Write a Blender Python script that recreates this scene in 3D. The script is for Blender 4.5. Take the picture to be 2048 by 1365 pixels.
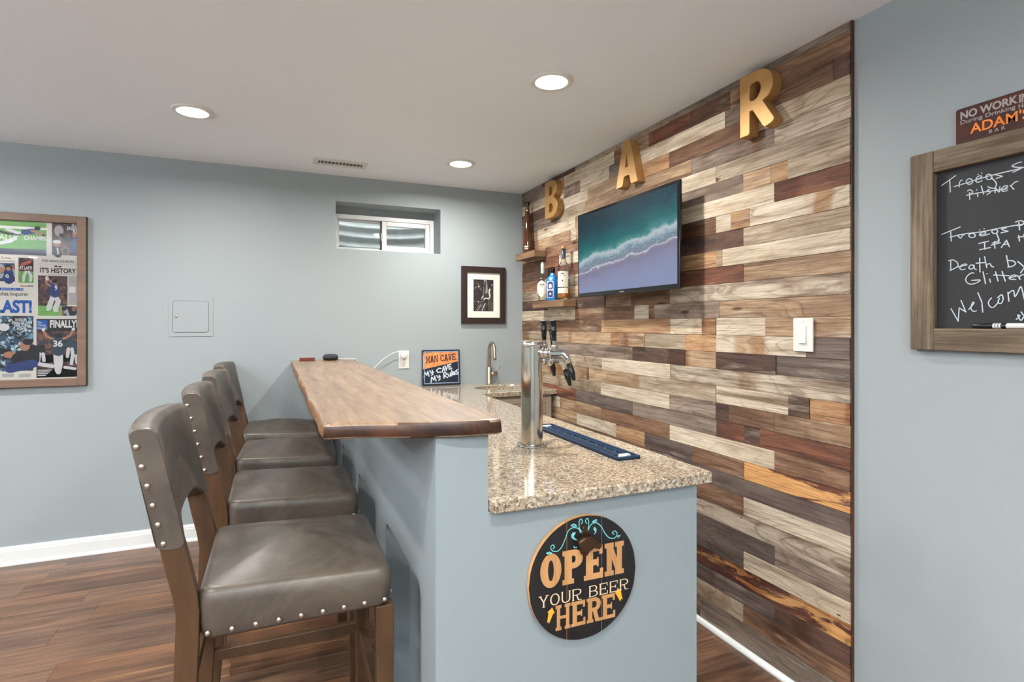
import bpy, bmesh, math, random
from mathutils import Vector, Matrix
for o in list(bpy.data.objects): bpy.data.objects.remove(o)
S = bpy.context.scene
COL = S.collection
random.seed(7)

# ------------------------------------------------------------------ camera, light, exposure
FPX, HOR, CX, CAMZ = 1108.0, 650.0, 1024.0, 1.363
YAW = math.atan(472 / 1108.0)
cam = bpy.data.cameras.new('camera')
cam.sensor_width = 36.0
cam.lens = 36.0 * FPX / 2048.0
cam.shift_y = -(682.5 - HOR) / 2048.0
cam.clip_start = 0.02
camo = bpy.data.objects.new('camera', cam)
camo.location = (0, 0, CAMZ)
camo.rotation_euler = (math.pi / 2, 0, -YAW)
COL.objects.link(camo)
S.camera = camo
S.view_settings.view_transform = 'Standard'
S.view_settings.look = 'None'
S.view_settings.gamma = 1.0
S.view_settings.use_curve_mapping = False
S.view_settings.exposure = 0.1
LAMP_W = 20.0
UP_W = 150.0
LAMP_COL = (1.0, 0.965, 0.92)
w = bpy.data.worlds.new('overcast_sky')
S.world = w
w.use_nodes = True
w.node_tree.nodes['Background'].inputs[0].default_value = (0.97, 0.98, 1.0, 1)
w.node_tree.nodes['Background'].inputs[1].default_value = 7.0

# ------------------------------------------------------------------ survey helpers: a sight line met with a known plane of the room
SY, CY = math.sin(YAW), math.cos(YAW)
def ray(x):
    u = (x - CX) / FPX
    return SY + u * CY, CY - u * SY
def pX(x, y, X):
    a, b = ray(x); t = X / a
    return b * t, CAMZ - (y - HOR) * t / FPX            # (Y, Z)
def pY(x, y, Y):
    a, b = ray(x); t = Y / b
    return a * t, CAMZ - (y - HOR) * t / FPX            # (X, Z)

WOOD, WALLR, BACK, CEIL = 1.798, 1.812, 4.012, 2.4

# ------------------------------------------------------------------ materials
def lin(c):
    return tuple(((v / 255) / 12.92 if v / 255 <= 0.04045 else ((v / 255 + 0.055) / 1.055) ** 2.4) for v in c[:3]) + (1.0,)
class NT:
    def __init__(s, name):
        s.m = bpy.data.materials.new(name); s.m.use_nodes = True
        s.t = s.m.node_tree; s.b = s.t.nodes['Principled BSDF']; s.out = s.t.nodes['Material Output']
    def n(s, typ, **kw):
        nd = s.t.nodes.new(typ)
        for k, v in kw.items():
            if k.startswith('i_'):
                key = k[2:]; key = int(key) if key.isdigit() else key
                nd.inputs[key].default_value = v
            else: setattr(nd, k, v)
        return nd
    def l(s, a, b): s.t.links.new(a, b)
    def math(s, op, a, b=None, c=None, clamp=False):
        nd = s.n('ShaderNodeMath', operation=op, use_clamp=clamp)
        for i, v in enumerate((a, b, c)):
            if v is None: continue
            if isinstance(v, (int, float)): nd.inputs[i].default_value = v
            else: s.l(v, nd.inputs[i])
        return nd.outputs[0]
    def mix(s, fac, a, b, mode='MIX'):
        nd = s.n('ShaderNodeMix', data_type='RGBA', blend_type=mode)
        for i, v in ((0, fac), (6, a), (7, b)):
            if isinstance(v, (int, float)): nd.inputs[i].default_value = v
            elif isinstance(v, tuple): nd.inputs[i].default_value = v
            else: s.l(v, nd.inputs[i])
        return nd.outputs[2]
    def ramp(s, fac, stops, interp='LINEAR'):
        nd = s.n('ShaderNodeValToRGB'); cr = nd.color_ramp; cr.interpolation = interp
        while len(cr.elements) < len(stops): cr.elements.new(0.5)
        for e, (p, c) in zip(cr.elements, stops):
            e.position = p; e.color = c if len(c) == 4 else tuple(c) + (1.0,)
        s.l(fac, nd.inputs[0]); return nd.outputs[0]
    def vec(s, src, scale, offset=None):
        mp = s.n('ShaderNodeMapping'); mp.inputs['Scale'].default_value = scale
        s.l(src, mp.inputs[0])
        if offset is not None: s.l(offset, mp.inputs['Location'])
        return mp.outputs[0]
    def noise(s, v, scale=1.0, detail=4.0, rough=0.55, dist=0.0):
        nd = s.n('ShaderNodeTexNoise'); nd.inputs['Scale'].default_value = scale
        nd.inputs['Detail'].default_value = detail; nd.inputs['Roughness'].default_value = rough
        nd.inputs['Distortion'].default_value = dist
        s.l(v, nd.inputs['Vector']); return nd.outputs['Fac']
    def bump(s, h, strength=0.3, dist=0.002):
        b = s.n('ShaderNodeBump'); b.inputs['Strength'].default_value = strength; b.inputs['Distance'].default_value = dist
        s.l(h, b.inputs['Height']); s.l(b.outputs[0], s.b.inputs['Normal'])
    def set(s, **kw):
        for k, v in kw.items():
            i = s.b.inputs[k.replace('_', ' ')]
            if isinstance(v, (int, float, tuple)): i.default_value = v
            else: s.l(v, i)
    def pos(s): return s.n('ShaderNodeNewGeometry').outputs['Position']
    def obj(s): return s.n('ShaderNodeTexCoord').outputs['Object']

def plain(name, col, rough=0.5, metal=0.0, var=0.0, vs=20.0, bump=0.0, bs=200.0, coat=0.0, emit=0.0, spec=0.5, stretch=(1, 1, 1)):
    n = NT(name); c = lin(col)
    n.set(Roughness=rough, Metallic=metal, Coat_Weight=coat)
    n.b.inputs['Specular IOR Level'].default_value = spec
    v = n.vec(n.obj(), stretch)
    f = n.noise(v, vs, 4)
    d = 1 - max(var, 0.02)
    cc = n.mix(n.math('MULTIPLY_ADD', f, 1.6, -0.3, True), tuple(x * d for x in c[:3]) + (1,), tuple(min(1, x * (2 - d)) for x in c[:3]) + (1,))
    n.l(cc, n.b.inputs['Base Color'])
    if bump: n.bump(n.noise(v, bs, 3), bump, 0.001)
    if emit:
        n.l(cc, n.b.inputs['Emission Color']); n.b.inputs['Emission Strength'].default_value = emit
    return n.m

def wood_mat(name, axis, ca=None, cb=None, seedscale=40.0, grain=1.0, rough=0.55, fine=60.0, bumpk=0.35, coat=0.0, ring=1.0, local=False, cc=None, length=2.2, fleck=0.0):
    """weathered or stained board; colours come from the object's own ca / cb unless given; grain runs along `axis`"""
    n = NT(name)
    src = n.obj() if local else n.pos()
    rnd = n.n('ShaderNodeObjectInfo').outputs['Random']
    off = n.n('ShaderNodeCombineXYZ')
    for i, k in enumerate((37.0, 53.0, 71.0)):
        n.l(n.math('MULTIPLY', rnd, k), off.inputs[i])
    def sc(along, across):
        v = [across] * 3; v[axis] = along; return tuple(v)
    add = n.n('ShaderNodeVectorMath', operation='ADD'); n.l(src, add.inputs[0]); n.l(off.outputs[0], add.inputs[1])
    p = add.outputs[0]
    if ca is None:
        A = n.n('ShaderNodeAttribute', attribute_type='OBJECT', attribute_name='ca').outputs['Color']
        B = n.n('ShaderNodeAttribute', attribute_type='OBJECT', attribute_name='cb').outputs['Color']
        SH = n.n('ShaderNodeAttribute', attribute_type='OBJECT', attribute_name='sharp').outputs['Fac']
    else:
        A, B, SH = lin(ca), lin(cb), 0.0
    patch = n.noise(n.vec(p, sc(length, 11)), 1.0, 5, 0.6, 0.6)
    soft = n.math('MULTIPLY_ADD', patch, 3.2, -1.15, True)
    hard = n.math('MULTIPLY_ADD', patch, 22.0, -10.8, True)
    f = n.n('ShaderNodeMix', data_type='FLOAT')
    if isinstance(SH, float): f.inputs[0].default_value = SH
    else: n.l(SH, f.inputs[0])
    n.l(soft, f.inputs[2]); n.l(hard, f.inputs[3])
    col = n.mix(f.outputs[0], A, B)
    # fine streaks along the board
    streak = n.noise(n.vec(p, sc(3.5, fine * 1.6)), 1.0, 6, 0.7, 0.2)
    col = n.mix(n.math('MULTIPLY_ADD', streak, 2.2 * grain, -0.75 * grain, True), col, n.mix(1.0, col, (0.42, 0.37, 0.33, 1), 'MULTIPLY'))
    # growth rings: contour lines of a long smooth field
    fld = n.noise(n.vec(p, sc(0.9, 7.5)), 1.0, 1.5, 0.4, 0.3)
    rg = n.math('PINGPONG', n.math('MULTIPLY', fld, 26.0), 1.0)
    rl = n.math('POWER', rg, 5.0)
    col = n.mix(n.math('MULTIPLY', rl, 0.45 * ring), col, n.mix(1.0, col, (0.5, 0.42, 0.36, 1), 'MULTIPLY'))
    # weather flecks
    fl = n.noise(n.vec(p, sc(24, 90)), 1.0, 3, 0.6)
    if fleck: col = n.mix(n.math('MULTIPLY', n.math('MULTIPLY_ADD', fl, 5.0, -3.2, True), fleck), col, n.mix(0.55, col, cc or (0.62, 0.55, 0.46, 1)))
    n.l(col, n.b.inputs['Base Color'])
    n.set(Roughness=rough, Coat_Weight=coat, Coat_Roughness=0.2)
    h = n.math('ADD', n.math('MULTIPLY', streak, 0.7), n.math('MULTIPLY', n.noise(n.vec(p, sc(60, 160)), 1.0, 3), 0.5))
    n.bump(h, bumpk, 0.003)
    return n.m

def reclaimed(name):
    """weathered barn board: every board has its own ca / cb; stains, long dark streaks, rings, knots and nail holes"""
    n = NT(name); src = n.pos()
    rnd = n.n('ShaderNodeObjectInfo').outputs['Random']
    off = n.n('ShaderNodeCombineXYZ')
    for i, k in enumerate((37.0, 53.0, 71.0)): n.l(n.math('MULTIPLY', rnd, k), off.inputs[i])
    add = n.n('ShaderNodeVectorMath', operation='ADD'); n.l(src, add.inputs[0]); n.l(off.outputs[0], add.inputs[1]); p = add.outputs[0]
    A = n.n('ShaderNodeAttribute', attribute_type='OBJECT', attribute_name='ca').outputs['Color']
    B = n.n('ShaderNodeAttribute', attribute_type='OBJECT', attribute_name='cb').outputs['Color']
    SH = n.n('ShaderNodeAttribute', attribute_type='OBJECT', attribute_name='sharp').outputs['Fac']
    patch = n.noise(n.vec(p, (6, 2.6, 15)), 1.0, 6, 0.62, 0.7)
    soft = n.math('MULTIPLY_ADD', patch, 4.2, -1.65, True); hard = n.math('MULTIPLY_ADD', patch, 26.0, -12.9, True)
    f = n.n('ShaderNodeMix', data_type='FLOAT'); n.l(SH, f.inputs[0]); n.l(soft, f.inputs[2]); n.l(hard, f.inputs[3])
    col = n.mix(f.outputs[0], A, B)
    def tint(fac, c): 
        return n.mix(fac, col, n.mix(1.0, col, c, 'MULTIPLY'))
    # brown stain bands where the board once crossed a beam
    r2 = n.math('FRACT', n.math('MULTIPLY', rnd, 17.3)); r3 = n.math('FRACT', n.math('MULTIPLY', rnd, 41.7))
    band = n.noise(n.vec(p, (1, 4.2, 1.2)), 1.0, 2.5, 0.5, 0.3)
    col = tint(n.math('MULTIPLY', n.math('MULTIPLY_ADD', band, 9.0, -5.1, True), n.math('GREATER_THAN', r2, 0.45)), (0.60, 0.42, 0.28, 1))
    # pale worn areas
    pale = n.noise(n.vec(p, (5, 3.0, 20)), 1.0, 4, 0.6, 0.3)
    col = n.mix(n.math('MULTIPLY', n.math('MULTIPLY_ADD', pale, 5.0, -2.9, True), 0.5), col, (0.66, 0.57, 0.46, 1))
    # long dark weather streaks
    lg = n.noise(n.vec(p, (5, 1.1, 34)), 1.0, 4, 0.6, 0.08)
    col = tint(n.math('MULTIPLY', n.math('MULTIPLY_ADD', lg, 8.0, -4.5, True), n.math('MULTIPLY_ADD', r3, 0.9, 0.1)), (0.34, 0.26, 0.21, 1))
    # fine grain
    g1 = n.noise(n.vec(p, (40, 4, 150)), 1.0, 5, 0.75, 0.0)
    col = tint(n.math('MULTIPLY_ADD', g1, 4.4, -1.95, True), (0.50, 0.43, 0.37, 1))
    # growth rings
    fld = n.noise(n.vec(p, (2, 1.5, 9)), 1.0, 1.2, 0.4, 0.25)
    rg = n.math('POWER', n.math('PINGPONG', n.math('MULTIPLY', fld, 24.0), 1.0), 7.0)
    col = tint(n.math('MULTIPLY', rg, n.math('MULTIPLY_ADD', r2, 0.7, 0.15)), (0.45, 0.37, 0.31, 1))
    # knots and nail holes
    v2 = n.vec(p, (0.001, 2.6, 10)); vo = n.n('ShaderNodeTexVoronoi'); vo.inputs['Scale'].default_value = 1.0; n.l(v2, vo.inputs['Vector'])
    sp = n.n('ShaderNodeSeparateColor'); n.l(vo.outputs['Color'], sp.inputs[0])
    has = n.math('GREATER_THAN', sp.outputs[0], 0.72)
    kd = n.math('ADD', vo.outputs['Distance'], n.math('MULTIPLY_ADD', patch, 0.08, -0.04))
    col = tint(n.math('MULTIPLY', n.math('MULTIPLY_ADD', kd, -22.0, 2.6, True), has), (0.22, 0.15, 0.11, 1))
    ring2 = n.math('MULTIPLY', n.math('POWER', n.math('PINGPONG', n.math('MULTIPLY', kd, 30.0), 1.0), 4.0), n.math('MULTIPLY_ADD', kd, -3.2, 1.1, True))
    col = tint(n.math('MULTIPLY', n.math('MULTIPLY', ring2, has), 0.55), (0.45, 0.36, 0.3, 1))
    v3 = n.vec(p, (0.001, 7, 22)); vn = n.n('ShaderNodeTexVoronoi'); vn.inputs['Scale'].default_value = 1.0; n.l(v3, vn.inputs['Vector'])
    sn = n.n('ShaderNodeSeparateColor'); n.l(vn.outputs['Color'], sn.inputs[0])
    hole = n.math('MULTIPLY', n.math('LESS_THAN', vn.outputs['Distance'], 0.055), n.math('GREATER_THAN', sn.outputs[1], 0.86))
    col = n.mix(hole, col, (0.02, 0.014, 0.01, 1))
    n.l(col, n.b.inputs['Base Color']); n.set(Roughness=0.72)
    rough = n.noise(n.vec(p, (90, 70, 170)), 1.0, 4, 0.7)
    h = n.math('ADD', n.math('MULTIPLY', g1, 0.8), n.math('MULTIPLY', rough, n.math('MULTIPLY_ADD', r3, 1.1, 0.2)))
    n.bump(h, 0.75, 0.004)
    return n.m

# wall paint
def paint(name, col, rough=0.6):
    n = NT(name); p = n.pos()
    c = lin(col)
    f = n.noise(p, 1.3, 3)
    n.l(n.mix(f, tuple(x * 0.96 for x in c[:3]) + (1,), tuple(min(1, x * 1.04) for x in c[:3]) + (1,)), n.b.inputs['Base Color'])
    n.set(Roughness=rough); n.b.inputs['Specular IOR Level'].default_value = 0.35
    n.bump(n.noise(p, 260, 3), 0.08, 0.001)
    return n.m
M = {}
M['wall'] = paint('blue_grey_wall_paint', (149, 157, 159))
M['ceil'] = paint('white_ceiling_paint', (231, 237, 242), 0.8)
M['trim'] = plain('white_trim_enamel', (222, 223, 221), 0.35)
M['knee'] = paint('blue_grey_bar_paint', (142, 152, 155))
M['wood'] = reclaimed('reclaimed_board')
M['woodedge'] = wood_mat('sawn_board_ends', 2, (104, 58, 34), (62, 34, 22), rough=0.6, fine=30)
M['floorw'] = wood_mat('floor_plank', 0, rough=0.36, fine=55, bumpk=0.2, ring=0.8, grain=1.5, fleck=.4, length=1.2, cc=(0.20, 0.11, 0.07, 1))
M['floorb'] = plain('floor_underlay', (70, 48, 38), 0.6, var=0.2)
M['slab'] = wood_mat('bar_top_stained_pine', 1, (166, 138, 110), (134, 110, 90), rough=0.34, fine=30, bumpk=0.15, ring=1.1, grain=0.9, length=1.0, coat=0.15)
M['slabend'] = wood_mat('bar_top_end_grain', 1, (80, 48, 30), (46, 26, 18), rough=0.42, fine=14, bumpk=0.2, ring=1.8, grain=0.5)
M['slabside'] = wood_mat('bar_top_live_edge', 1, (168, 122, 80), (112, 76, 50), rough=0.5, fine=30, bumpk=0.5)
M['stoolw'] = wood_mat('stool_walnut_stain', 2, (88, 62, 40), (68, 48, 32), rough=0.33, fine=30, bumpk=0.06, ring=0.25, grain=0.35, local=True)
M['shelfw'] = wood_mat('shelf_board', 1, (152, 120, 88), (118, 90, 66), rough=0.6, fine=40)
M['cbframe'] = wood_mat('chalkboard_frame_wood', 1, (142, 126, 104), (106, 92, 74), rough=0.65, fine=48, ring=0.6, grain=1.7, bumpk=.5)
M['cbframev'] = wood_mat('chalkboard_frame_wood_upright', 2, (142, 126, 104), (106, 92, 74), rough=0.65, fine=48, ring=0.6, grain=1.7, bumpk=.5)
M['posterframe'] = wood_mat('poster_frame_oak', 0, (124, 98, 80), (104, 82, 68), rough=0.45, fine=40, ring=0.2, grain=0.4)
M['darkframe'] = plain('espresso_frame', (44, 30, 28), 0.4, var=0.15)
M['black'] = plain('black_plastic', (16, 16, 18), 0.35)
M['gloss'] = plain('gloss_black_plastic', (14, 15, 17), 0.12)
M['white'] = plain('white_plastic', (214, 213, 208), 0.3)
M['offw'] = plain('white_metal_panel', (205, 208, 210), 0.5)
M['steel'] = plain('brushed_nickel', (176, 164, 148), 0.3, 1.0)
M['chrome'] = plain('polished_chrome', (215, 214, 212), 0.07, 1.0)
M['towerm'] = plain('polished_steel_column', (205, 196, 182), 0.13, 1.0)
M['nail'] = plain('antique_nickel_nail', (206, 196, 184), 0.28, 1.0)
M['brass'] = plain('aged_gold_metal', (180, 138, 84), 0.45, 0.45, var=0.18, vs=9, bump=0.05, bs=60)
M['bronze'] = plain('dark_bronze', (92, 68, 50), 0.4, 0.9, var=0.2)
M['cabinet'] = plain('taupe_cabinet_paint', (158, 142, 122), 0.45)
M['cabdark'] = plain('cabinet_glaze', (60, 48, 40), 0.6)
M['mat'] = plain('navy_rubber', (24, 52, 82), 0.5)
M['matd'] = plain('navy_rubber_floor', (12, 22, 42), 0.6)
M['speaker'] = plain('charcoal_fabric', (48, 52, 58), 0.9, var=0.2, vs=300)
M['redbox'] = plain('mahogany', (96, 36, 24), 0.4, var=0.2, stretch=(1, 8, 8))
M['chalk'] = plain('chalk_marker_ink', (186, 196, 206), 0.8, var=0.12, vs=120)
M['slate'] = plain('chalkboard_slate', (31, 31, 34), 0.55, var=0.25, vs=6)
M['cream'] = plain('cream_mat_board', (222, 220, 206), 0.8)
M['paper'] = plain('newsprint', (232, 228, 220), 0.6)
M['ink'] = plain('newsprint_ink', (38, 34, 36), 0.7)
M['blueink'] = plain('blue_headline_ink', (16, 92, 184), 0.6)
M['whiteink'] = plain('white_ink', (238, 238, 238), 0.6)
M['tealink'] = plain('teal_paint', (116, 200, 200), 0.6)
M['signblack'] = wood_mat('black_stained_board', 2, (30, 28, 30), (20, 18, 22), rough=0.5, fine=30, ring=0.2, cc=(0.03, 0.03, 0.03, 1))
M['signtan'] = wood_mat('bare_pine_lettering', 2, (212, 160, 104), (190, 138, 86), rough=0.6, fine=40, ring=0.3, grain=0.4)
M['signcream'] = plain('cream_lettering', (228, 205, 168), 0.6)
M['signgold'] = plain('gold_arrow_paint', (226, 170, 52), 0.6)
M['tin'] = plain('blue_black_tin', (28, 36, 50), 0.3, var=0.3)
M['tinedge'] = plain('worn_tin_border', (128, 148, 178), 0.4, var=0.3, vs=60)
M['rust'] = plain('rusted_orange_plate', (206, 132, 74), 0.6, var=0.45, vs=60)
M['maroon'] = plain('maroon_lettering', (58, 20, 26), 0.6)
M['signred'] = wood_mat('dark_red_sign_board', 1, (92, 44, 32), (44, 25, 24), rough=0.3, fine=26, ring=0.3, cc=(0.2, 0.08, 0.05, 1))
M['orange'] = plain('orange_lettering', (232, 128, 36), 0.5, var=0.2, vs=30)
M['silver'] = plain('silver_lettering', (160, 152, 150), 0.5)
M['galv'] = plain('galvanised_steel', (186, 187, 184), 0.5, 0.1, var=0.25, vs=14)
M['gravel'] = plain('gravel', (120, 112, 100), 0.9, var=0.5, vs=40)
M['lens'] = plain('lit_lamp_lens', (255, 252, 246), 0.5, emit=14.0)
M['wallout'] = plain('poured_concrete', (150, 150, 146), 0.9)

def leather():
    n = NT('taupe_leather'); p = n.obj()
    f = n.noise(n.vec(p, (5, 5, 5)), 1.0, 5, 0.65, 0.8)
    c = n.ramp(f, [(0.3, lin((58, 51, 45))), (0.5, lin((78, 69, 61))), (0.72, lin((102, 92, 81)))])
    n.l(c, n.b.inputs['Base Color'])
    r = n.math('MULTIPLY_ADD', n.noise(p, 22, 3), 0.18, 0.3)
    n.l(r, n.b.inputs['Roughness'])
    vo = n.n('ShaderNodeTexVoronoi'); vo.inputs['Scale'].default_value = 420
    n.l(p, vo.inputs['Vector'])
    wr = n.noise(n.vec(p, (9, 9, 3)), 1.0, 3, 0.5, 1.0)
    n.bump(n.math('ADD', n.math('MULTIPLY', vo.outputs['Distance'], 0.12), wr), 0.22, 0.004)
    return n.m
M['leather'] = leather()

def granite():
    n = NT('speckled_brown_granite'); p = n.pos()
    def vor(sc):
        v = n.n('ShaderNodeTexVoronoi'); v.inputs['Scale'].default_value = sc
        dn = n.n('ShaderNodeTexNoise'); dn.inputs['Scale'].default_value = sc * 0.9
        n.l(p, dn.inputs['Vector'])
        av = n.n('ShaderNodeVectorMath', operation='MULTIPLY_ADD')
        n.l(dn.outputs['Color'], av.inputs[0]); av.inputs[1].default_value = (0.9 / sc,) * 3; n.l(p, av.inputs[2])
        n.l(av.outputs[0], v.inputs['Vector'])
        sp = n.n('ShaderNodeSeparateColor'); n.l(v.outputs['Color'], sp.inputs[0]); return sp.outputs[0]
    c1 = n.ramp(vor(150), [(0.0, lin((62, 48, 42))), (0.14, lin((112, 94, 78))), (0.3, lin((158, 142, 120))), (0.6, lin((182, 168, 146))), (0.86, lin((214, 206, 190)))], 'CONSTANT')
    c2 = n.ramp(vor(330), [(0.0, lin((48, 38, 34))), (0.1, lin((140, 122, 100))), (0.4, lin((178, 162, 138))), (0.8, lin((196, 184, 164)))], 'CONSTANT')
    c = n.mix(0.45, c1, c2)
    n.l(c, n.b.inputs['Base Color']); n.set(Roughness=0.1, Coat_Weight=0.3, Coat_Roughness=0.03)
    return n.m
M['granite'] = granite()

def glassmat(name, tint, rough=0.0, glossy=0.12):
    n = NT(name); n.t.nodes.remove(n.b)
    tr = n.n('ShaderNodeBsdfTransparent'); tr.inputs[0].default_value = lin(tint)
    gl = n.n('ShaderNodeBsdfGlossy'); gl.inputs['Roughness'].default_value = rough
    fr = n.n('ShaderNodeFresnel'); fr.inputs[0].default_value = 1.45
    ns = n.noise(n.obj(), 8, 2)
    mx = n.n('ShaderNodeMixShader'); n.l(n.math('ADD', n.math('MULTIPLY', fr.outputs[0], 0.8), n.math('MULTIPLY', ns, glossy)), mx.inputs[0])
    n.l(tr.outputs[0], mx.inputs[1]); n.l(gl.outputs[0], mx.inputs[2]); n.l(mx.outputs[0], n.out.inputs[0])
    return n.m
M['pane'] = glassmat('window_glass', (236, 242, 242), 0.02, 0.1)
M['pglass'] = glassmat('picture_glass', (252, 252, 252), 0.02, 0.0)
M['clear'] = glassmat('clear_bottle_glass', (248, 250, 248), 0.03, 0.05)
M['amber'] = plain('amber_bottle_glass', (74, 40, 18), 0.08, var=0.3, vs=9, coat=0.6)
M['amberliq'] = plain('amber_rum', (206, 124, 40), 0.1, coat=0.3)
M['blueglass'] = plain('sapphire_bottle_glass', (22, 122, 196), 0.08, var=0.2, coat=0.6)
M['navylab'] = plain('navy_label', (44, 46, 92), 0.5)
M['lav'] = plain('pale_blue_label', (186, 196, 224), 0.5)
M['label'] = plain('ivory_label', (236, 228, 206), 0.6)
M['cork'] = plain('cork', (186, 132, 88), 0.8, var=0.2)
M['greenfoil'] = plain('pale_green_foil', (170, 200, 184), 0.35)

def screen():
    n = NT('ocean_picture_screen'); sp = n.n('ShaderNodeSeparateXYZ'); o = n.obj(); n.l(o, sp.inputs[0])
    u, v = sp.outputs[0], sp.outputs[1]          # 0..1 across, 0..1 up
    big = n.noise(n.vec(o, (5, 3.5, 1)), 1.0, 5, 0.6, 0.4)
    e = n.math('ADD', v, n.math('MULTIPLY', u, -0.2))
    e = n.math('ADD', e, n.math('MULTIPLY_ADD', big, 0.22, -0.11))
    c = n.ramp(e, [(0.0, lin((150, 160, 196))), (0.13, lin((148, 150, 184))), (0.2, lin((140, 138, 166))), (0.235, lin((156, 148, 172))), (0.25, lin((216, 224, 232))), (0.265, lin((136, 142, 164))),
                   (0.33, lin((122, 150, 168))), (0.40, lin((196, 214, 220))), (0.43, lin((70, 146, 148))), (0.52, lin((16, 112, 116))), (0.7, lin((6, 72, 88))), (0.9, lin((5, 50, 64)))])
    rip = n.noise(n.vec(o, (26, 60, 1)), 1.0, 4, 0.7, 0.5)
    right = n.math('MULTIPLY', n.math('MULTIPLY_ADD', rip, 6.0, -3.6, True), n.math('MULTIPLY_ADD', n.math('ADD', u, n.math('MULTIPLY', v, 0.6)), 1.2, -0.75, True))
    c = n.mix(n.math('MULTIPLY', right, 0.5), c, lin((150, 200, 205)))
    foam = n.math('MULTIPLY', n.math('MULTIPLY_ADD', n.noise(n.vec(o, (40, 40, 1)), 1.0, 5, 0.75), 6.0, -3.0, True), n.ramp(e, [(0.22, (0, 0, 0)), (0.31, (1, 1, 1)), (0.42, (1, 1, 1)), (0.47, (0, 0, 0))]))
    c = n.mix(n.math('MULTIPLY', foam, 0.55), c, lin((224, 232, 238)))
    n.b.inputs['Base Color'].default_value = (0.01, 0.01, 0.01, 1)
    n.set(Roughness=0.45); n.b.inputs['Specular IOR Level'].default_value = 0.03; n.l(c, n.b.inputs['Emission Color']); n.b.inputs['Emission Strength'].default_value = 0.72
    return n.m
M['screen'] = screen()

def photo(name, cols, scale, contrast=1.0, stretch=(1, 1, 1)):
    """flat printed picture: soft patches of a few inks"""
    n = NT(name); p = n.vec(n.pos(), stretch)
    v = n.n('ShaderNodeTexVoronoi'); v.inputs['Scale'].default_value = scale; n.l(p, v.inputs['Vector'])
    sp = n.n('ShaderNodeSeparateColor'); n.l(v.outputs['Color'], sp.inputs[0])
    f = n.math('ADD', n.math('MULTIPLY', sp.outputs[0], 0.7), n.math('MULTIPLY', n.noise(p, scale * 0.7, 4, 0.6, 1.0), 0.35))
    k = len(cols)
    c = n.ramp(f, [(i / k * 0.95, lin(cc)) for i, cc in enumerate(cols)], 'CONSTANT' if contrast > 1 else 'LINEAR')
    n.l(c, n.b.inputs['Base Color']); n.set(Roughness=0.6); return n.m
M['crowd'] = photo('print_blue_crowd', [(22, 28, 38), (60, 92, 120), (20, 24, 30), (120, 168, 196), (52, 60, 70), (206, 222, 230)], 70, 2)
M['field'] = photo('print_green_field', [(92, 156, 70), (110, 172, 84), (126, 182, 96)], 12, 1, (0.4, 1, 3))
M['stadium'] = photo('print_stadium', [(54, 36, 50), (92, 62, 66), (66, 48, 60), (130, 88, 70), (40, 30, 44)], 55, 2)
M['huddle'] = photo('print_huddle', [(40, 42, 60), (96, 72, 60), (170, 180, 190), (52, 70, 112), (150, 104, 80), (30, 30, 36)], 36, 2)
M['turfline'] = photo('print_navy_turf', [(58, 62, 84), (84, 88, 108)], 20)
M['skin'] = plain('print_skin_ink', (182, 130, 104), 0.6)
M['jersey'] = plain('print_jersey_ink', (40, 62, 128), 0.6, var=0.3, vs=30)
M['jerseyg'] = plain('print_slate_jersey_ink', (44, 66, 84), 0.6, var=0.3, vs=30)
M['pants'] = plain('print_white_trouser_ink', (222, 222, 226), 0.6, var=0.1, vs=30)
M['dark'] = plain('print_dark_ink', (28, 26, 34), 0.6)
M['greyink'] = plain('print_grey_ink', (186, 184, 182), 0.6, var=0.3, vs=240, stretch=(0.2, 1, 4))
M['redink'] = plain('print_red_ink', (196, 92, 92), 0.6)
M['street'] = photo('print_night_street', [(22, 20, 20), (46, 42, 40), (30, 26, 26), (74, 68, 64), (36, 28, 28)], 30, 1, (1, 1, 0.45))
M['streetlt'] = plain('print_light_trail_ink', (208, 204, 196), 0.6, var=0.3, vs=90)
M['streetmid'] = plain('print_mid_grey_ink', (112, 106, 100), 0.6, var=0.4, vs=60)

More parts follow.
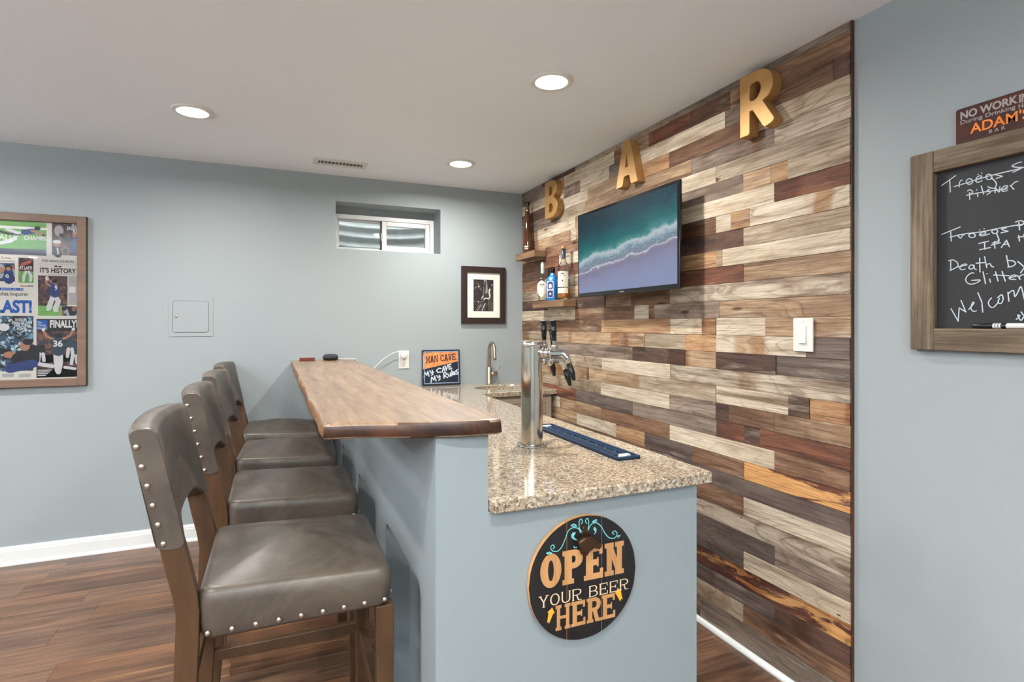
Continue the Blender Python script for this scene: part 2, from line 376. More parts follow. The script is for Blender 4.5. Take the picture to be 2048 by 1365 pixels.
# ------------------------------------------------------------------ mesh helpers
class Frame:
    def __init__(s, o, u, v, n): s.o, s.u, s.v, s.n = Vector(o), Vector(u), Vector(v), Vector(n)
    def p(s, x, y, z=0.0): return s.o + s.u * x + s.v * y + s.n * z
FR_R = lambda X: Frame((X, 0, 0), (0, -1, 0), (0, 0, 1), (-1, 0, 0))     # on the right-hand wall: x = -Y
FR_B = lambda Y: Frame((0, Y, 0), (1, 0, 0), (0, 0, 1), (0, -1, 0))      # facing the camera: x = X
class MB:
    def __init__(s): s.v, s.f, s.sm, s.mi = [], [], [], []
    def add(s, vs, fs, smooth=False, mi=0):
        b = len(s.v); s.v += [tuple(v) for v in vs]
        for f in fs: s.f.append(tuple(b + i for i in f)); s.sm.append(smooth); s.mi.append(mi)
        return s
    def box(s, a, b, mi=0):
        (x0, y0, z0), (x1, y1, z1) = a, b
        return s.add([(x0, y0, z0), (x1, y0, z0), (x1, y1, z0), (x0, y1, z0), (x0, y0, z1), (x1, y0, z1), (x1, y1, z1), (x0, y1, z1)],
                     [(0, 3, 2, 1), (4, 5, 6, 7), (0, 1, 5, 4), (1, 2, 6, 5), (2, 3, 7, 6), (3, 0, 4, 7)], mi=mi)
    def fbox(s, fr, x0, y0, x1, y1, z0, z1, mi=0):
        return s.prism([(x0, y0), (x1, y0), (x1, y1), (x0, y1)], fr, z0, z1, mi)
    def prism(s, pts, fr, d0, d1, mi=0, smooth=False, mside=None):
        n = len(pts)
        vs = [fr.p(x, y, d0) for x, y in pts] + [fr.p(x, y, d1) for x, y in pts]
        s.add(vs, [tuple(range(n - 1, -1, -1)), tuple(range(n, 2 * n))], False, mi)
        b = len(s.v) - 2 * n
        for i in range(n):
            j = (i + 1) % n
            s.f.append((b + i, b + j, b + n + j, b + n + i)); s.sm.append(smooth); s.mi.append(mi if mside is None else mside)
        return s
    def loft(s, rings, caps=True, smooth=True, mi=0, closed=True):
        n = len(rings[0]); b = len(s.v)
        for r in rings: s.v += [tuple(p) for p in r]
        for k in range(len(rings) - 1):
            for i in range(n if closed else n - 1):
                j = (i + 1) % n
                s.f.append((b + k * n + i, b + k * n + j, b + (k + 1) * n + j, b + (k + 1) * n + i)); s.sm.append(smooth); s.mi.append(mi)
        if caps:
            s.f.append(tuple(b + i for i in range(n - 1, -1, -1))); s.sm.append(False); s.mi.append(mi)
            e = b + (len(rings) - 1) * n
            s.f.append(tuple(e + i for i in range(n))); s.sm.append(False); s.mi.append(mi)
        return s
    def tube(s, path, r, n=12, caps=True, mi=0, smooth=True):
        path = [Vector(p) for p in path]; rings = []
        up = None
        for i, p in enumerate(path):
            d = (path[min(i + 1, len(path) - 1)] - path[max(i - 1, 0)]).normalized()
            if up is None:
                up = Vector((0, 0, 1)) if abs(d.z) < 0.9 else Vector((1, 0, 0))
            a = (up - d * up.dot(d)).normalized(); bb = d.cross(a); up = a
            rr = r[i] if isinstance(r, (list, tuple)) else r
            rings.append([p + a * (rr * math.cos(2 * math.pi * k / n)) + bb * (rr * math.sin(2 * math.pi * k / n)) for k in range(n)])
        return s.loft(rings, caps, smooth, mi)
    def lathe(s, prof, fr, n=28, caps=True, mi=0, sq=None):
        rings = []
        for r, z in prof:
            ring = []
            for k in range(n):
                t = 2 * math.pi * k / n; cx, cy = math.cos(t), math.sin(t)
                if sq:
                    m = (abs(cx) ** sq + abs(cy) ** sq) ** (-1 / sq); cx, cy = cx * m, cy * m
                ring.append(fr.p(r * cx, r * cy, z))
            rings.append(ring)
        return s.loft(rings, caps, True, mi)
    def build(s, name, mats, parent=None, bevel=0.0, seg=2):
        me = bpy.data.meshes.new(name)
        me.from_pydata(s.v, [], s.f)
        for i, p in enumerate(me.polygons): p.use_smooth = s.sm[i]; p.material_index = s.mi[i]
        bm = bmesh.new(); bm.from_mesh(me)
        bmesh.ops.remove_doubles(bm, verts=bm.verts, dist=1e-6)
        if bevel:
            ed = [e for e in bm.edges if len(e.link_faces) == 2 and e.calc_face_angle(0) > 0.6]
            bmesh.ops.bevel(bm, geom=ed, offset=bevel, segments=seg, affect='EDGES', profile=0.5, clamp_overlap=True)
        bmesh.ops.recalc_face_normals(bm, faces=bm.faces)
        bm.to_mesh(me); bm.free()
        for m in (mats if isinstance(mats, (list, tuple)) else [mats]): me.materials.append(M[m] if isinstance(m, str) else m)
        return link(name, me, parent)
def link(name, me, parent=None):
    o = bpy.data.objects.new(name, me); COL.objects.link(o)
    if parent: o.parent = parent
    return o
def tag(o, label=None, cat=None, group=None, kind=None):
    if label: o['label'] = label
    if cat: o['category'] = cat
    if group: o['group'] = group
    if kind: o['kind'] = kind
    return o
def empty(name, label, cat, group=None, loc=(0, 0, 0)):
    o = bpy.data.objects.new(name, None); o.empty_display_size = 0.05; o.location = loc
    COL.objects.link(o); return tag(o, label, cat, group)
def keep(o, parent):
    """parent a piece modelled in room coordinates to an Empty that stands elsewhere"""
    o.parent = parent; o.matrix_parent_inverse = Matrix.Translation(parent.location).inverted(); return o
def copy_tree(o, parent=None):
    c = o.copy(); COL.objects.link(c); c.parent = parent
    for ch in list(o.children): copy_tree(ch, c)
    return c
def rrect(x0, y0, x1, y1, r, n=5):
    pts = []
    for cx, cy, a0 in ((x1 - r, y1 - r, 0), (x0 + r, y1 - r, 90), (x0 + r, y0 + r, 180), (x1 - r, y0 + r, 270)):
        for k in range(n + 1):
            a = math.radians(a0 + 90 * k / n); pts.append((cx + r * math.cos(a), cy + r * math.sin(a)))
    return pts
def circ(cx, cy, rx, ry, n=16, a0=0, a1=360):
    full = abs(a1 - a0) >= 360
    return [(cx + rx * math.cos(math.radians(a0 + (a1 - a0) * k / (n if full else n - 1))), cy + ry * math.sin(math.radians(a0 + (a1 - a0) * k / (n if full else n - 1)))) for k in range(n)]
def smooth_line(pts, k=4):
    if len(pts) < 3: return pts
    out = []
    for i in range(len(pts) - 1):
        p0, p1, p2, p3 = pts[max(i - 1, 0)], pts[i], pts[i + 1], pts[min(i + 2, len(pts) - 1)]
        for j in range(k):
            t = j / k
            out.append(tuple(0.5 * (2 * b + (c - a) * t + (2 * a - 5 * b + 4 * c - d) * t * t + (3 * b - a - 3 * c + d) * t ** 3) for a, b, c, d in zip(p0, p1, p2, p3)))
    return out + [pts[-1]]
def film(mb, pts, fr, d, mi=0):
    """flat painted shape; each lies a hair above the last so that crossing strokes stay clean"""
    mb.k = getattr(mb, 'k', 0) + 1
    return mb.add([fr.p(x, y, d + (mb.k % 89) * 8e-6) for x, y in pts], [tuple(range(len(pts)))], False, mi)
def stroke(mb, pts, fr, wd, d0, d1, mi=0, sm=True, caps=True):
    """pen stroke of width wd in a frame's plane: one ribbon with round ends"""
    if sm: pts = smooth_line(pts)
    pts = [p for i, p in enumerate(pts) if i == 0 or math.hypot(p[0] - pts[i - 1][0], p[1] - pts[i - 1][1]) > 1e-6]
    if len(pts) < 2: return mb
    for a, b in zip(pts, pts[1:]):
        dx, dy = b[0] - a[0], b[1] - a[1]; L = math.hypot(dx, dy)
        nx, ny = -dy / L * wd / 2, dx / L * wd / 2
        film(mb, [(a[0] + nx, a[1] + ny), (a[0] - nx, a[1] - ny), (b[0] - nx, b[1] - ny), (b[0] + nx, b[1] + ny)], fr, d1, mi)
    if caps:
        for p in pts: film(mb, circ(p[0], p[1], wd / 2, wd / 2, 8), fr, d1, mi)
    return mb
_dg = None
def text2d(body, bold=0.0, spacing=1.0):
    """outline of a word from the built-in typeface: (verts, faces) scaled to a unit box"""
    cu = bpy.data.curves.new('t', 'FONT'); cu.body = body; cu.size = 1.0; cu.offset = bold; cu.fill_mode = 'FRONT'
    cu.space_character = spacing; cu.resolution_u = 6
    o = bpy.data.objects.new('t', cu); COL.objects.link(o)
    dg = bpy.context.evaluated_depsgraph_get(); dg.update()
    me = bpy.data.meshes.new_from_object(o.evaluated_get(dg))
    vs = [(v.co.x, v.co.y) for v in me.vertices]; fs = [tuple(p.vertices) for p in me.polygons]
    bpy.data.objects.remove(o); bpy.data.curves.remove(cu); bpy.data.meshes.remove(me)
    xs = [v[0] for v in vs]; ys = [v[1] for v in vs]
    x0, x1, y0, y1 = min(xs), max(xs), min(ys), max(ys)
    return [((x - x0) / (x1 - x0), (y - y0) / (y1 - y0)) for x, y in vs], fs
def text(mb, body, fr, x0, y0, x1, y1, d, bold=0.0, mi=0, skew=0.0, spacing=1.0):
    vs, fs = text2d(body, bold, spacing)
    mb.add([fr.p(x0 + (x1 - x0) * x, y0 + (y1 - y0) * y + skew * x, d) for x, y in vs], fs, False, mi); return mb
def slab_glyph(ch, s, t):
    """slab-serif capital in a unit box: list of polygons; s stem width, t serif thickness"""
    R = lambda a, b, c, d: [(a, b), (c, b), (c, d), (a, d)]
    e = s * 0.28
    def stem(x, top=True, bot=True, l=True, r=True):
        q = [R(x, 0, x + s, 1)]
        if bot: q.append(R(x - (e if l else 0), 0, x + s + (e if r else 0), t))
        if top: q.append(R(x - (e if l else 0), 1 - t, x + s + (e if r else 0), 1))
        return q
    def ring(cx, cy, rx, ry, ix, iy, a0, a1, n=18):
        o = circ(cx, cy, rx, ry, n, a0, a1); i = circ(cx, cy, ix, iy, n, a0, a1)
        if a1 - a0 >= 360: o.append(o[0]); i.append(i[0])
        return [[o[k], o[k + 1], i[k + 1], i[k]] for k in range(len(o) - 1)]
    def diag(x0, y0, x1, y1, wd): return [[(x0, y0), (x0 + wd, y0), (x1 + wd, y1), (x1, y1)]]
    if ch == 'O': return ring(.5, .5, .5, .5, .5 - s, .5 - max(t, s * .55), 0, 360, 24)
    if ch == 'C': return ring(.5, .5, .5, .5, .5 - s, .5 - max(t, s * .55), 50, 310) + [R(.78, .62, .95, .95), R(.78, .05, .95, .3)]
    if ch in 'PRB':
        h = max(t, s * .5)
        q = stem(e) + [R(e, 1 - h, .55, 1), R(e, .44, .55, .44 + h)] + ring(.55, .72, .45, .28, .45 - s, .28 - h, -90, 90, 10)
        if ch == 'R': q += diag(.62, 0, .42, .48, s * .95) + [R(.6, 0, 1.04, t)]
        if ch == 'B': q = stem(e) + [R(e, 1 - h, .5, 1), R(e, .48, .5, .48 + h), R(e, 0, .5, h)] + ring(.5, .74, .42, .26, .42 - s, .26 - h, -90, 90, 10) + ring(.5, .27, .5, .27, .5 - s, .27 - h, -90, 90, 10)
        return q
    if ch == 'E':
        h = max(t, s * .5)
        return stem(e) + [R(e, 0, .95, h), R(e, 1 - h, .92, 1), R(e, .5 - h / 2, .7, .5 + h / 2), R(.95 - t, 0, .97, .3), R(.92 - t, .72, .94, 1), R(.66, .36, .74, .64)]
    if ch in 'NHM' and s > .2: s *= .74 if ch != 'M' else .62
    if ch == 'N': return stem(e, bot=True) + stem(1 - e - s) + diag(e, 1, 1 - e - s, 0, s)
    if ch == 'H': return stem(e) + stem(1 - e - s) + [R(e, .5 - s * .28, 1 - e, .5 + s * .28)]
    if ch == 'M': return stem(e) + stem(1 - e - s) + diag(e, 1, .5 - s / 2, .15, s) + diag(1 - e - s, 1, .5 - s / 2, .15, s)
    if ch == 'A': return diag(.05, 0, .5 - s * .6, 1, s) + diag(.95 - s, 0, .5 - s * .4, 1, s) + [R(.25, .26, .75, .26 + max(t, .1)), R(-.03, 0, s + .13, t), R(.87 - s, 0, 1.03, t), R(.5 - s * .9, 1 - t, .5 + s * .8, 1)]
    if ch == 'V': return diag(.5 - s * .5, 0, .02, 1, s) + diag(.5 - s * .5, 0, .98 - s, 1, s) + [R(-.04, 1 - t, s + .14, 1), R(.86 - s, 1 - t, 1.04, 1)]
    if ch == 'Y': return [R(.5 - s / 2, 0, .5 + s / 2, .48), R(.5 - s, 0, .5 + s, t)] + diag(.5 - s / 2, .45, .04, 1, s) + diag(.5 - s / 2, .45, .96 - s, 1, s) + [R(-.04, 1 - t, s + .16, 1), R(.84 - s, 1 - t, 1.04, 1)]
    if ch == 'U': return [R(e, .3, e + s, 1), R(1 - e - s, .3, 1 - e, 1), R(0, 1 - t, s + 2 * e, 1), R(1 - s - 2 * e, 1 - t, 1, 1)] + ring(.5, .32, .5 - e, .32, .5 - e - s, .32 - max(t, s * .6), 180, 360, 12)
    return []
def slab_text(mb, word, fr, x0, y0, x1, y1, d0, d1, s=0.3, t=0.14, gap=0.1, mi=0, skew=0.0):
    n = sum(0.5 if c == ' ' else 1 for c in word); k = len(word) - 1
    cw = (x1 - x0) / (n + gap * k); x = x0
    for c in word:
        if c != ' ':
            for poly in slab_glyph(c, s, t):
                film(mb, [(x + cw * a, y0 + (y1 - y0) * b + skew * (x + cw * a - x0) / (x1 - x0)) for a, b in poly], fr, d1, mi)
        x += cw * ((0.5 if c == ' ' else 1) + gap)
    return mb
def rect_print(mb, fr, x0, y0, x1, y1, d, mi=0): return mb.add([fr.p(x0, y0, d), fr.p(x1, y0, d), fr.p(x1, y1, d), fr.p(x0, y1, d)], [(0, 1, 2, 3)], False, mi)

# ------------------------------------------------------------------ the room
XL, YF = -4.4, -3.8
fl = MB().box((XL, YF, -0.1), (WALLR + .1, BACK, -0.006)).build('floor', 'floorb'); tag(fl, kind='structure')
unit = MB().box((0, 0, 0), (1, 1, 1)).build('u', 'floorw'); um_floor = unit.data; bpy.data.objects.remove(unit)
unit = MB().box((0, 0, 0), (1, 1, 1)).build('u', 'wood'); um_wood = unit.data; bpy.data.objects.remove(unit)
def setc(o, a, b, sharp=0.0):
    o['ca'] = list(lin(a)[:3]); o['cb'] = list(lin(b)[:3]); o['sharp'] = float(sharp)
FLC = [((144, 107, 80), (86, 63, 50)), ((150, 110, 78), (92, 66, 51)), ((138, 106, 84), (84, 66, 55)), ((142, 101, 72), (84, 60, 47)), ((142, 108, 84), (94, 70, 56))]
y, r = BACK - 0.003, 0
while y > -1.2:
    x = XL - random.uniform(0, 1.1)
    while x < WALLR:
        a, b = max(x, XL), min(x + 1.22, WALLR - 0.002)
        if b - a > 0.02:
            p = link('floor_plank', um_floor, fl); p.location = (a + .0006, y - 0.1772, -0.006); p.scale = (b - a - .0012, 0.1765, 0.006)
            setc(p, *random.choice(FLC))
        x += 1.22
    y -= 0.178; r += 1
tag(MB().box((XL - .1, YF - .1, CEIL), (WALLR + .1, BACK, CEIL + 0.1)).build('ceiling', 'ceil'), kind='structure')
# back wall with the basement window opening
WX0, WX1, WZ0, WZ1, WD = 0.381, 1.129, 1.892, 2.222, 0.2
mb = MB()
for a, b in (((XL - .1, BACK, -.1), (WX0, BACK + .3, CEIL + .1)), ((WX1, BACK, -.1), (WALLR + .1, BACK + .3, CEIL + .1)),
             ((WX0, BACK, -.1), (WX1, BACK + .3, WZ0)), ((WX0, BACK, WZ1), (WX1, BACK + .3, CEIL + .1))): mb.box(a, b)
wb = tag(mb.build('wall_back', 'wall'), kind='structure')
wr = tag(MB().box((WALLR, YF - .1, -.1), (WALLR + .1, BACK, CEIL)).build('wall_right', 'wall'), kind='structure')
tag(MB().box((XL - .1, YF - .1, -.1), (XL, BACK, CEIL)).build('wall_left', 'wall'), kind='structure')
tag(MB().box((XL, YF - .1, -.1), (WALLR, YF, CEIL)).build('wall_front', 'wall'), kind='structure')
# baseboards
prof = [(0, 0), (.024, 0), (.024, .008), (.02, .016), (.0145, .02), (.0145, .078), (.012, .084), (.012, .09), (.008, .096), (.006, .104), (0, .104)]
fb = Frame((0, BACK, 0), (0, -1, 0), (0, 0, 1), (1, 0, 0))
tag(MB().prism(prof, fb, XL + .03, 0.364).build('baseboard_back', 'trim'), kind='structure')
fb = Frame((WALLR, 0, 0), (-1, 0, 0), (0, 0, 1), (0, 1, 0))
tag(MB().prism(prof, fb, YF + .03, 1.27).build('baseboard_right', 'trim'), kind='structure')
qr = [(0, 0)] + [(.02 * math.cos(math.radians(a)), .022 * math.sin(math.radians(a))) for a in range(0, 91, 15)]
fb = Frame((WOOD - .0035, 0, 0), (-1, 0, 0), (0, 0, 1), (0, 1, 0))
tag(MB().prism(qr, fb, 1.283, 3.42, smooth=True).build('trim_1', 'trim'), kind='structure')

# ------------------------------------------------------------------ reclaimed boards on the right-hand wall
PAL = {'C': ((224, 211, 190), (188, 170, 144)), 'G': ((184, 168, 146), (146, 128, 106)), 'g': ((150, 134, 120), (110, 94, 82)), 'T': ((188, 160, 128), (142, 112, 86)),
       'H': ((192, 156, 116), (146, 102, 70)), 'B': ((144, 110, 84), (98, 70, 52)), 'D': ((102, 74, 60), (64, 46, 38)), 'R': ((134, 86, 62), (88, 54, 40)),
       'O': ((218, 162, 98), (214, 158, 96)), 'P': ((214, 160, 100), (100, 56, 40)), 'K': ((114, 100, 92), (80, 67, 61)), 'S': ((206, 192, 172), (132, 114, 98))}
ROWS = [  # per course, from the near end (x 1701) towards the corner: tone, far joint
 "g1338 G1150 D1085 g1040", "B1549 T1460 B1381 R1298 T1243 B1228 C1128 H1105 g1040", "D1667 B1490 g1450 C1240 g1218 C1160 g1128 C1040",
 "G1500 B1339 H1270 T1175 C1110 D1040", "S1549 g1383 T1170 G1120 g1040", "G1431 C1230 T1150 C1075 T1040", "G1576 H1541 T1486 g1310 T1152 C1140 T1077 B1040",
 "R1549 C1360 g1200 B1090 T1040", "C1500 H1462 C1432 B1300 T1160 C1118 R1070 B1040", "G1487 D1340 T1200 R1105 D1040", "C1445 T1432 H1300 G1170 S1090 B1040", "T1487 R1340 D1250 T1110 S1040",
 "S1340 B1262 T1212 D1150 C1095 D1040", "T1438 g1308 B1297 S1268 B1150 C1040", "T1530 C1432 H1404 C1341 H1203 B1040", "K1612 C1432 H1369 G1289 T1238 H1222 T1122 G1040",
 "K1552 D1432 T1370 D1265 g1110 C1040", "S1341 C1204 G1151 C1040", "H1619 D1577 C1432 G1266 T1178 B1173 T1040", "T1550 B1458 D1432 g1339 C1202 G1040", "R1519 D1489 R1433 g1265 K1151 R1040",
 "B1549 C1339 B1202 T1120 C1040", "P1488 B1384 K1289 H1232 C1153 T1040", "K1300 B1150 g1040", "C1487 B1385 T1200 G1040", "S1385 g1200 B1040", "g1550 K1385 T1240 g1040", "C1488 K1385 B1190 T1040",
 "P1380 D1220 g1040", "D1549 K1385 T1180 B1040", "B1487 G1380 K1200 G1040", "g1400 B1200 T1040"]
ZB = [CEIL - .0005] + [2.369 - 0.07507 * k for k in range(31)] + [0.0]
edge_cols = [(96, 54, 32), (112, 64, 36), (80, 46, 30)]
for k, spec in enumerate(ROWS):
    zt, zb = ZB[k], ZB[k + 1]
    if k == 31: zt, zb = ZB[31], 0.0005
    y0 = 1.283 + random.uniform(-.002, .002)
    for it in spec.split():
        tone, px = it[0], int(it[1:])
        y1 = BACK - .001 if px <= 1046 else min(pX(px, 650, WOOD)[0], BACK - .001)
        if y1 - y0 < 0.01: continue
        p = link('reclaimed_plank', um_wood, wr)
        face = WOOD + random.uniform(-.0025, .0015)
        p.location = (face, y0 + .0006, zb + .0007); p.scale = (WALLR - face - .0002, y1 - y0 - .0012, zt - zb - .0014)
        a, b = PAL[tone]; j = random.uniform(.93, 1.06)
        setc(p, tuple(min(255, v * j) for v in a), tuple(min(255, v * j) for v in b), 1.0 if tone == 'P' else (0.25 if tone == 'S' else 0.0))
        y0 = y1

edge = MB().box((WOOD + .001, 1.2785, .0005), (WALLR - .0002, 1.2805, CEIL - .001)).build('trim_2', 'woodedge'); tag(edge, kind='structure')

# ------------------------------------------------------------------ basement window and its well
wn = empty('window_1', None, None, None, ((WX0 + WX1) / 2, BACK + WD, WZ0)); tag(wn, kind='structure')
FB = FR_B(BACK + WD)
H0 = 2.172
k = lambda o: keep(o, wn)
k(MB().fbox(FB, WX0 + .001, H0, WX1 - .001, WZ1, -.06, .0).build('window_header', 'wall'))
def frame_ring(x0, y0, x1, y1, wd, d0, d1, name, mat, bevel=.002):
    m = MB()
    for a in ((x0, y0, x0 + wd, y1), (x1 - wd, y0, x1, y1), (x0 + wd, y0, x1 - wd, y0 + wd), (x0 + wd, y1 - wd, x1 - wd, y1)): m.fbox(FB, *a, d0, d1)
    return m.build(name, mat, None, bevel)
k(frame_ring(WX0 + .001, WZ0 + .001, WX1 - .001, H0 - .001, .03, -.06, .012, 'window_frame', 'trim'))
xm = 0.752
k(frame_ring(WX0 + .032, WZ0 + .032, xm + .01, H0 - .032, .012, -.05, -.03, 'sash', 'trim'))
k(frame_ring(xm - .02, WZ0 + .032, WX1 - .032, H0 - .032, .034, -.028, .004, 'sash', 'trim'))
k(MB().fbox(FB, WX0 + .044, WZ0 + .044, xm - .002, H0 - .044, -.042, -.038).build('pane', 'pane'))
k(MB().fbox(FB, xm + .014, WZ0 + .066, WX1 - .066, H0 - .066, -.014, -.010).build('pane', 'pane'))
k(MB().fbox(FB, xm - .028, WZ0 + .1, xm - .021, WZ0 + .16, -.02, .012).build('latch', 'steel', None, .002))
k(MB().fbox(FB, xm - .03, WZ0 + .034, xm - .021, H0 - .034, -.03, -.005).build('meeting_rail_gasket', 'black'))
# corrugated galvanised well outside
rings = []
zc = 1.5
while zc < 2.75:
    rr = .52 + .018 * math.sin(zc * 2 * math.pi / .085)
    rings.append([((WX0 + WX1) / 2 + rr * math.cos(math.radians(a)), BACK + .31 + rr * 1.0 * math.sin(math.radians(a)), zc) for a in range(0, 181, 6)])
    zc += .085 / 8
wwell = MB().loft(rings, caps=False, closed=False).build('window_well', 'galv')
tag(wwell, 'corrugated galvanised steel window well seen through the small high window', 'window well')
tag(MB().lathe([(.01, 0), (.6, 0), (.6, .02), (.01, .02)], Frame(((WX0 + WX1) / 2, BACK + .9, 1.48), (1, 0, 0), (0, 1, 0), (0, 0, 1)), 24).build('gravel_bed', 'gravel'), 'grey gravel at the bottom of the window well', 'gravel', kind='stuff')

# ------------------------------------------------------------------ recessed ceiling lamps
def lamp(x, y, label, grp):
    e = empty('ceiling_light', label, 'ceiling light', grp, (x, y, CEIL))
    fr = Frame((0, 0, 0), (1, 0, 0), (0, 1, 0), (0, 0, -1))
    MB().lathe([(.092, .0004), (.092, .004), (.086, .008), (.07, .009), (.066, .005), (.066, .0004)], fr, 36, caps=False).build('trim_ring', 'white', e)
    MB().lathe([(.0655, .002), (.06, .008), (.045, .013), (.02, .0155), (.001, .016)], fr, 32).build('lens', 'lens', e)
    ld = bpy.data.lights.new('downlight', 'AREA'); ld.shape = 'DISK'; ld.size = .09; ld.energy = LAMP_W; ld.color = LAMP_COL; ld.spread = math.radians(170)
    lo = bpy.data.objects.new('downlight', ld); lo.location = (0, 0, -.02); COL.objects.link(lo); lo.parent = e
lamp(-.372, 3.077, 'glowing recessed ceiling light on the left, above the bar stools', 'recessed ceiling lights')
lamp(1.077, 2.1, 'glowing recessed ceiling light largest in view, above the beer tap', 'recessed ceiling lights')
lamp(1.09, 3.4, 'glowing recessed ceiling light farthest away, above the sink corner', 'recessed ceiling lights')
for x, y in ((.35, .35), (.35, -1.1), (.35, -2.6), (-.9, 1.2), (-.9, -.7), (-.9, -2.6), (-1.9, 3.08), (-2.1, 1.2), (-2.1, -.7), (-2.1, -2.6), (-3.4, 3.08), (-3.4, 1.2), (-3.4, -.7), (-3.4, -2.6)):  # unseen downlights; reflections imply some, this set is added to brighten the room
    lamp(x, y, 'added recessed ceiling light in the unseen part of the ceiling outside the picture', 'added recessed ceiling lights outside the picture')

# unseen uplighter floor lamps, added only to brighten the ceiling
def fill_torchiere(x, y, watt, label):
    e = empty('added_floor_lamp', label, 'floor lamp', 'added uplighter floor lamps', (x, y, 0))
    fr = Frame((0, 0, 0), (1, 0, 0), (0, 1, 0), (0, 0, 1))
    MB().lathe([(.001, .001), (.14, .001), (.14, .012), (.12, .022), (.02, .03), (.001, .03)], fr, 36).build('base', 'steel', e, 0)
    MB().lathe([(.012, .03), (.012, 1.55)], fr, 16).build('pole', 'steel', e)
    MB().lathe([(.02, 1.53), (.06, 1.545), (.12, 1.59), (.15, 1.65), (.147, 1.652), (.116, 1.6), (.058, 1.556), (.02, 1.546)], fr, 40, caps=False).build('lamp_shade', 'white', e)
    MB().lathe([(.012, 1.55), (.03, 1.56), (.034, 1.585), (.024, 1.61), (.002, 1.618)], fr, 20).build('bulb', 'lens', e)
    ld = bpy.data.lights.new('fill_uplight', 'AREA'); ld.shape = 'DISK'; ld.size = .2; ld.energy = watt; ld.color = (.88, .955, 1.0)
    lo = bpy.data.objects.new('fill_uplight', ld); lo.location = (0, 0, 1.64); lo.rotation_euler = (math.pi, 0, 0); COL.objects.link(lo); lo.parent = e
fill_torchiere(-.5, -2.1, UP_W, 'added uplighter floor lamp by the right wall, behind the photographer')
fill_torchiere(-2.4, -1.3, UP_W, 'added uplighter floor lamp in the middle of the room, behind the photographer')
fill_torchiere(-3.7, 2.2, UP_W * .6, 'added uplighter floor lamp near the left wall, outside the picture')
M['lens'].cycles.emission_sampling = 'NONE'

# ------------------------------------------------------------------ the bar
KX0, KX1, EY, KTOP = 0.366, 0.506, 1.345, 1.082
ks = Frame((KX0, 0, 0), (0, 1, 0), (0, 0, 1), (1, 0, 0))
out = [(EY, 0.0005), (EY, KTOP), (BACK - .001, KTOP), (BACK - .001, 0.0005)]
for a, b in reversed(((1.50, 2.03), (2.25, 2.76), (2.97, 3.48))):
    r_ = .045
    out += [(b, 0.0005)] + [(b - r_ + r_ * math.cos(math.radians(t)), .652 - r_ + r_ * math.sin(math.radians(t))) for t in range(0, 91, 15)]
    out += [(a + r_ - r_ * math.sin(math.radians(t)), .652 - r_ + r_ * math.cos(math.radians(t))) for t in range(0, 91, 15)] + [(a, 0.0005)]
mb = MB().prism(out, ks, 0, .085)
mb.box((KX0 + .085, EY, .0005), (KX1, BACK - .001, KTOP))
bk = mb.build('bar_knee_wall', 'knee')
tag(bk, 'blue-grey half wall with recessed knee niches carrying the wooden bar top', 'half wall')
tag(MB().box((KX1, EY, .0005), (1.19, EY + .02, .878)).build('bar_end_panel', 'knee'), 'blue-grey end panel of the bar below the stone counter', 'panel')

# live-edge bar top
left = [(.108, 1.418), (.104, 1.5), (.107, 1.62), (.102, 1.78), (.099, 1.95), (.102, 2.1), (.104, 2.25), (.1, 2.45), (.097, 2.7), (.1, 2.95), (.097, 3.2), (.098, 3.5), (.096, 3.8), (.095, BACK - .002)]
near = [(.53, 1.322), (.50, 1.316), (.42, 1.322), (.33, 1.345), (.25, 1.378), (.18, 1.404), (.13, 1.412)]
outl = smooth_line(left, 3) + [(.5, BACK - .002), (.503, 3.2), (.512, 2.4), (.522, 1.7), (.534, 1.36), (.534, 1.33)] + smooth_line(near, 3)
cxy = (.3, 2.7)
SZ0, SZ1 = 1.0835, 1.1225
def shrink(p, d):
    x = p[0] + (d if p[0] < .3 else -d); y_ = p[1] + (d if p[1] < 1.45 else (0 if p[1] > 4 else 0)); return x, y_
mb = MB()
lv = [(SZ0, .0), (SZ0 + .004, -.003), (SZ1 - .008, -.001), (SZ1 - .002, .002), (SZ1, .006)]
rings = [[(*shrink(p, d + (random.uniform(0, .0014) if i in (2, 3) and p[0] < .13 and p[1] > 1.45 else 0)), z) for p in outl] for i, (z, d) in enumerate(lv)]
mb.loft(rings, True, True)
slab = mb.build('live_edge_counter', ['slab', 'slabend', 'slabside'])
for p in slab.data.polygons:
    n = p.normal
    p.use_smooth = abs(n.z) < .9
    if abs(n.z) < .45: p.material_index = 1 if (p.center.y < 1.45 and n.y < -.3) else 2
tag(slab, 'thick live-edge wooden bar top with dark sawn near end', 'bar top')

# stone worktop, L-shaped, with an oval sink cut-out
GX0, GX1, GY0, GYB, GZ = .508, 1.228, 1.314, 3.42, .914
L = [(GX0, GY0), (GX1, GY0), (GX1, GYB), (WOOD - .004, GYB), (WOOD - .004, BACK - .002), (GX0, BACK - .002)]
SK = (1.49, 3.70, .20, .145)
hole = circ(SK[0], SK[1], SK[2], SK[3], 48)
def rounded(poly, r):
    res = []
    for i, p in enumerate(poly):
        a, b = Vector(poly[i - 1]), Vector(poly[(i + 1) % len(poly)]); P_ = Vector(p)
        if i in (0, 1, 2):
            d1, d2 = (a - P_).normalized(), (b - P_).normalized()
            for t in range(5):
                q = t / 4; e0, e1 = P_ + d1 * r, P_ + d2 * r
                res.append(tuple((e0 * (1 - q) ** 2 + P_ * 2 * q * (1 - q) + e1 * q * q)))
        else: res.append(p)
    return res
LR = rounded(L, .012)
bm = bmesh.new()
def loop(pts, z): return [bm.verts.new((x, y_, z)) for x, y_ in pts]
ed = []
levels = [(GZ - .034, .003), (GZ - .031, 0), (GZ - .004, 0), (GZ, .004)]
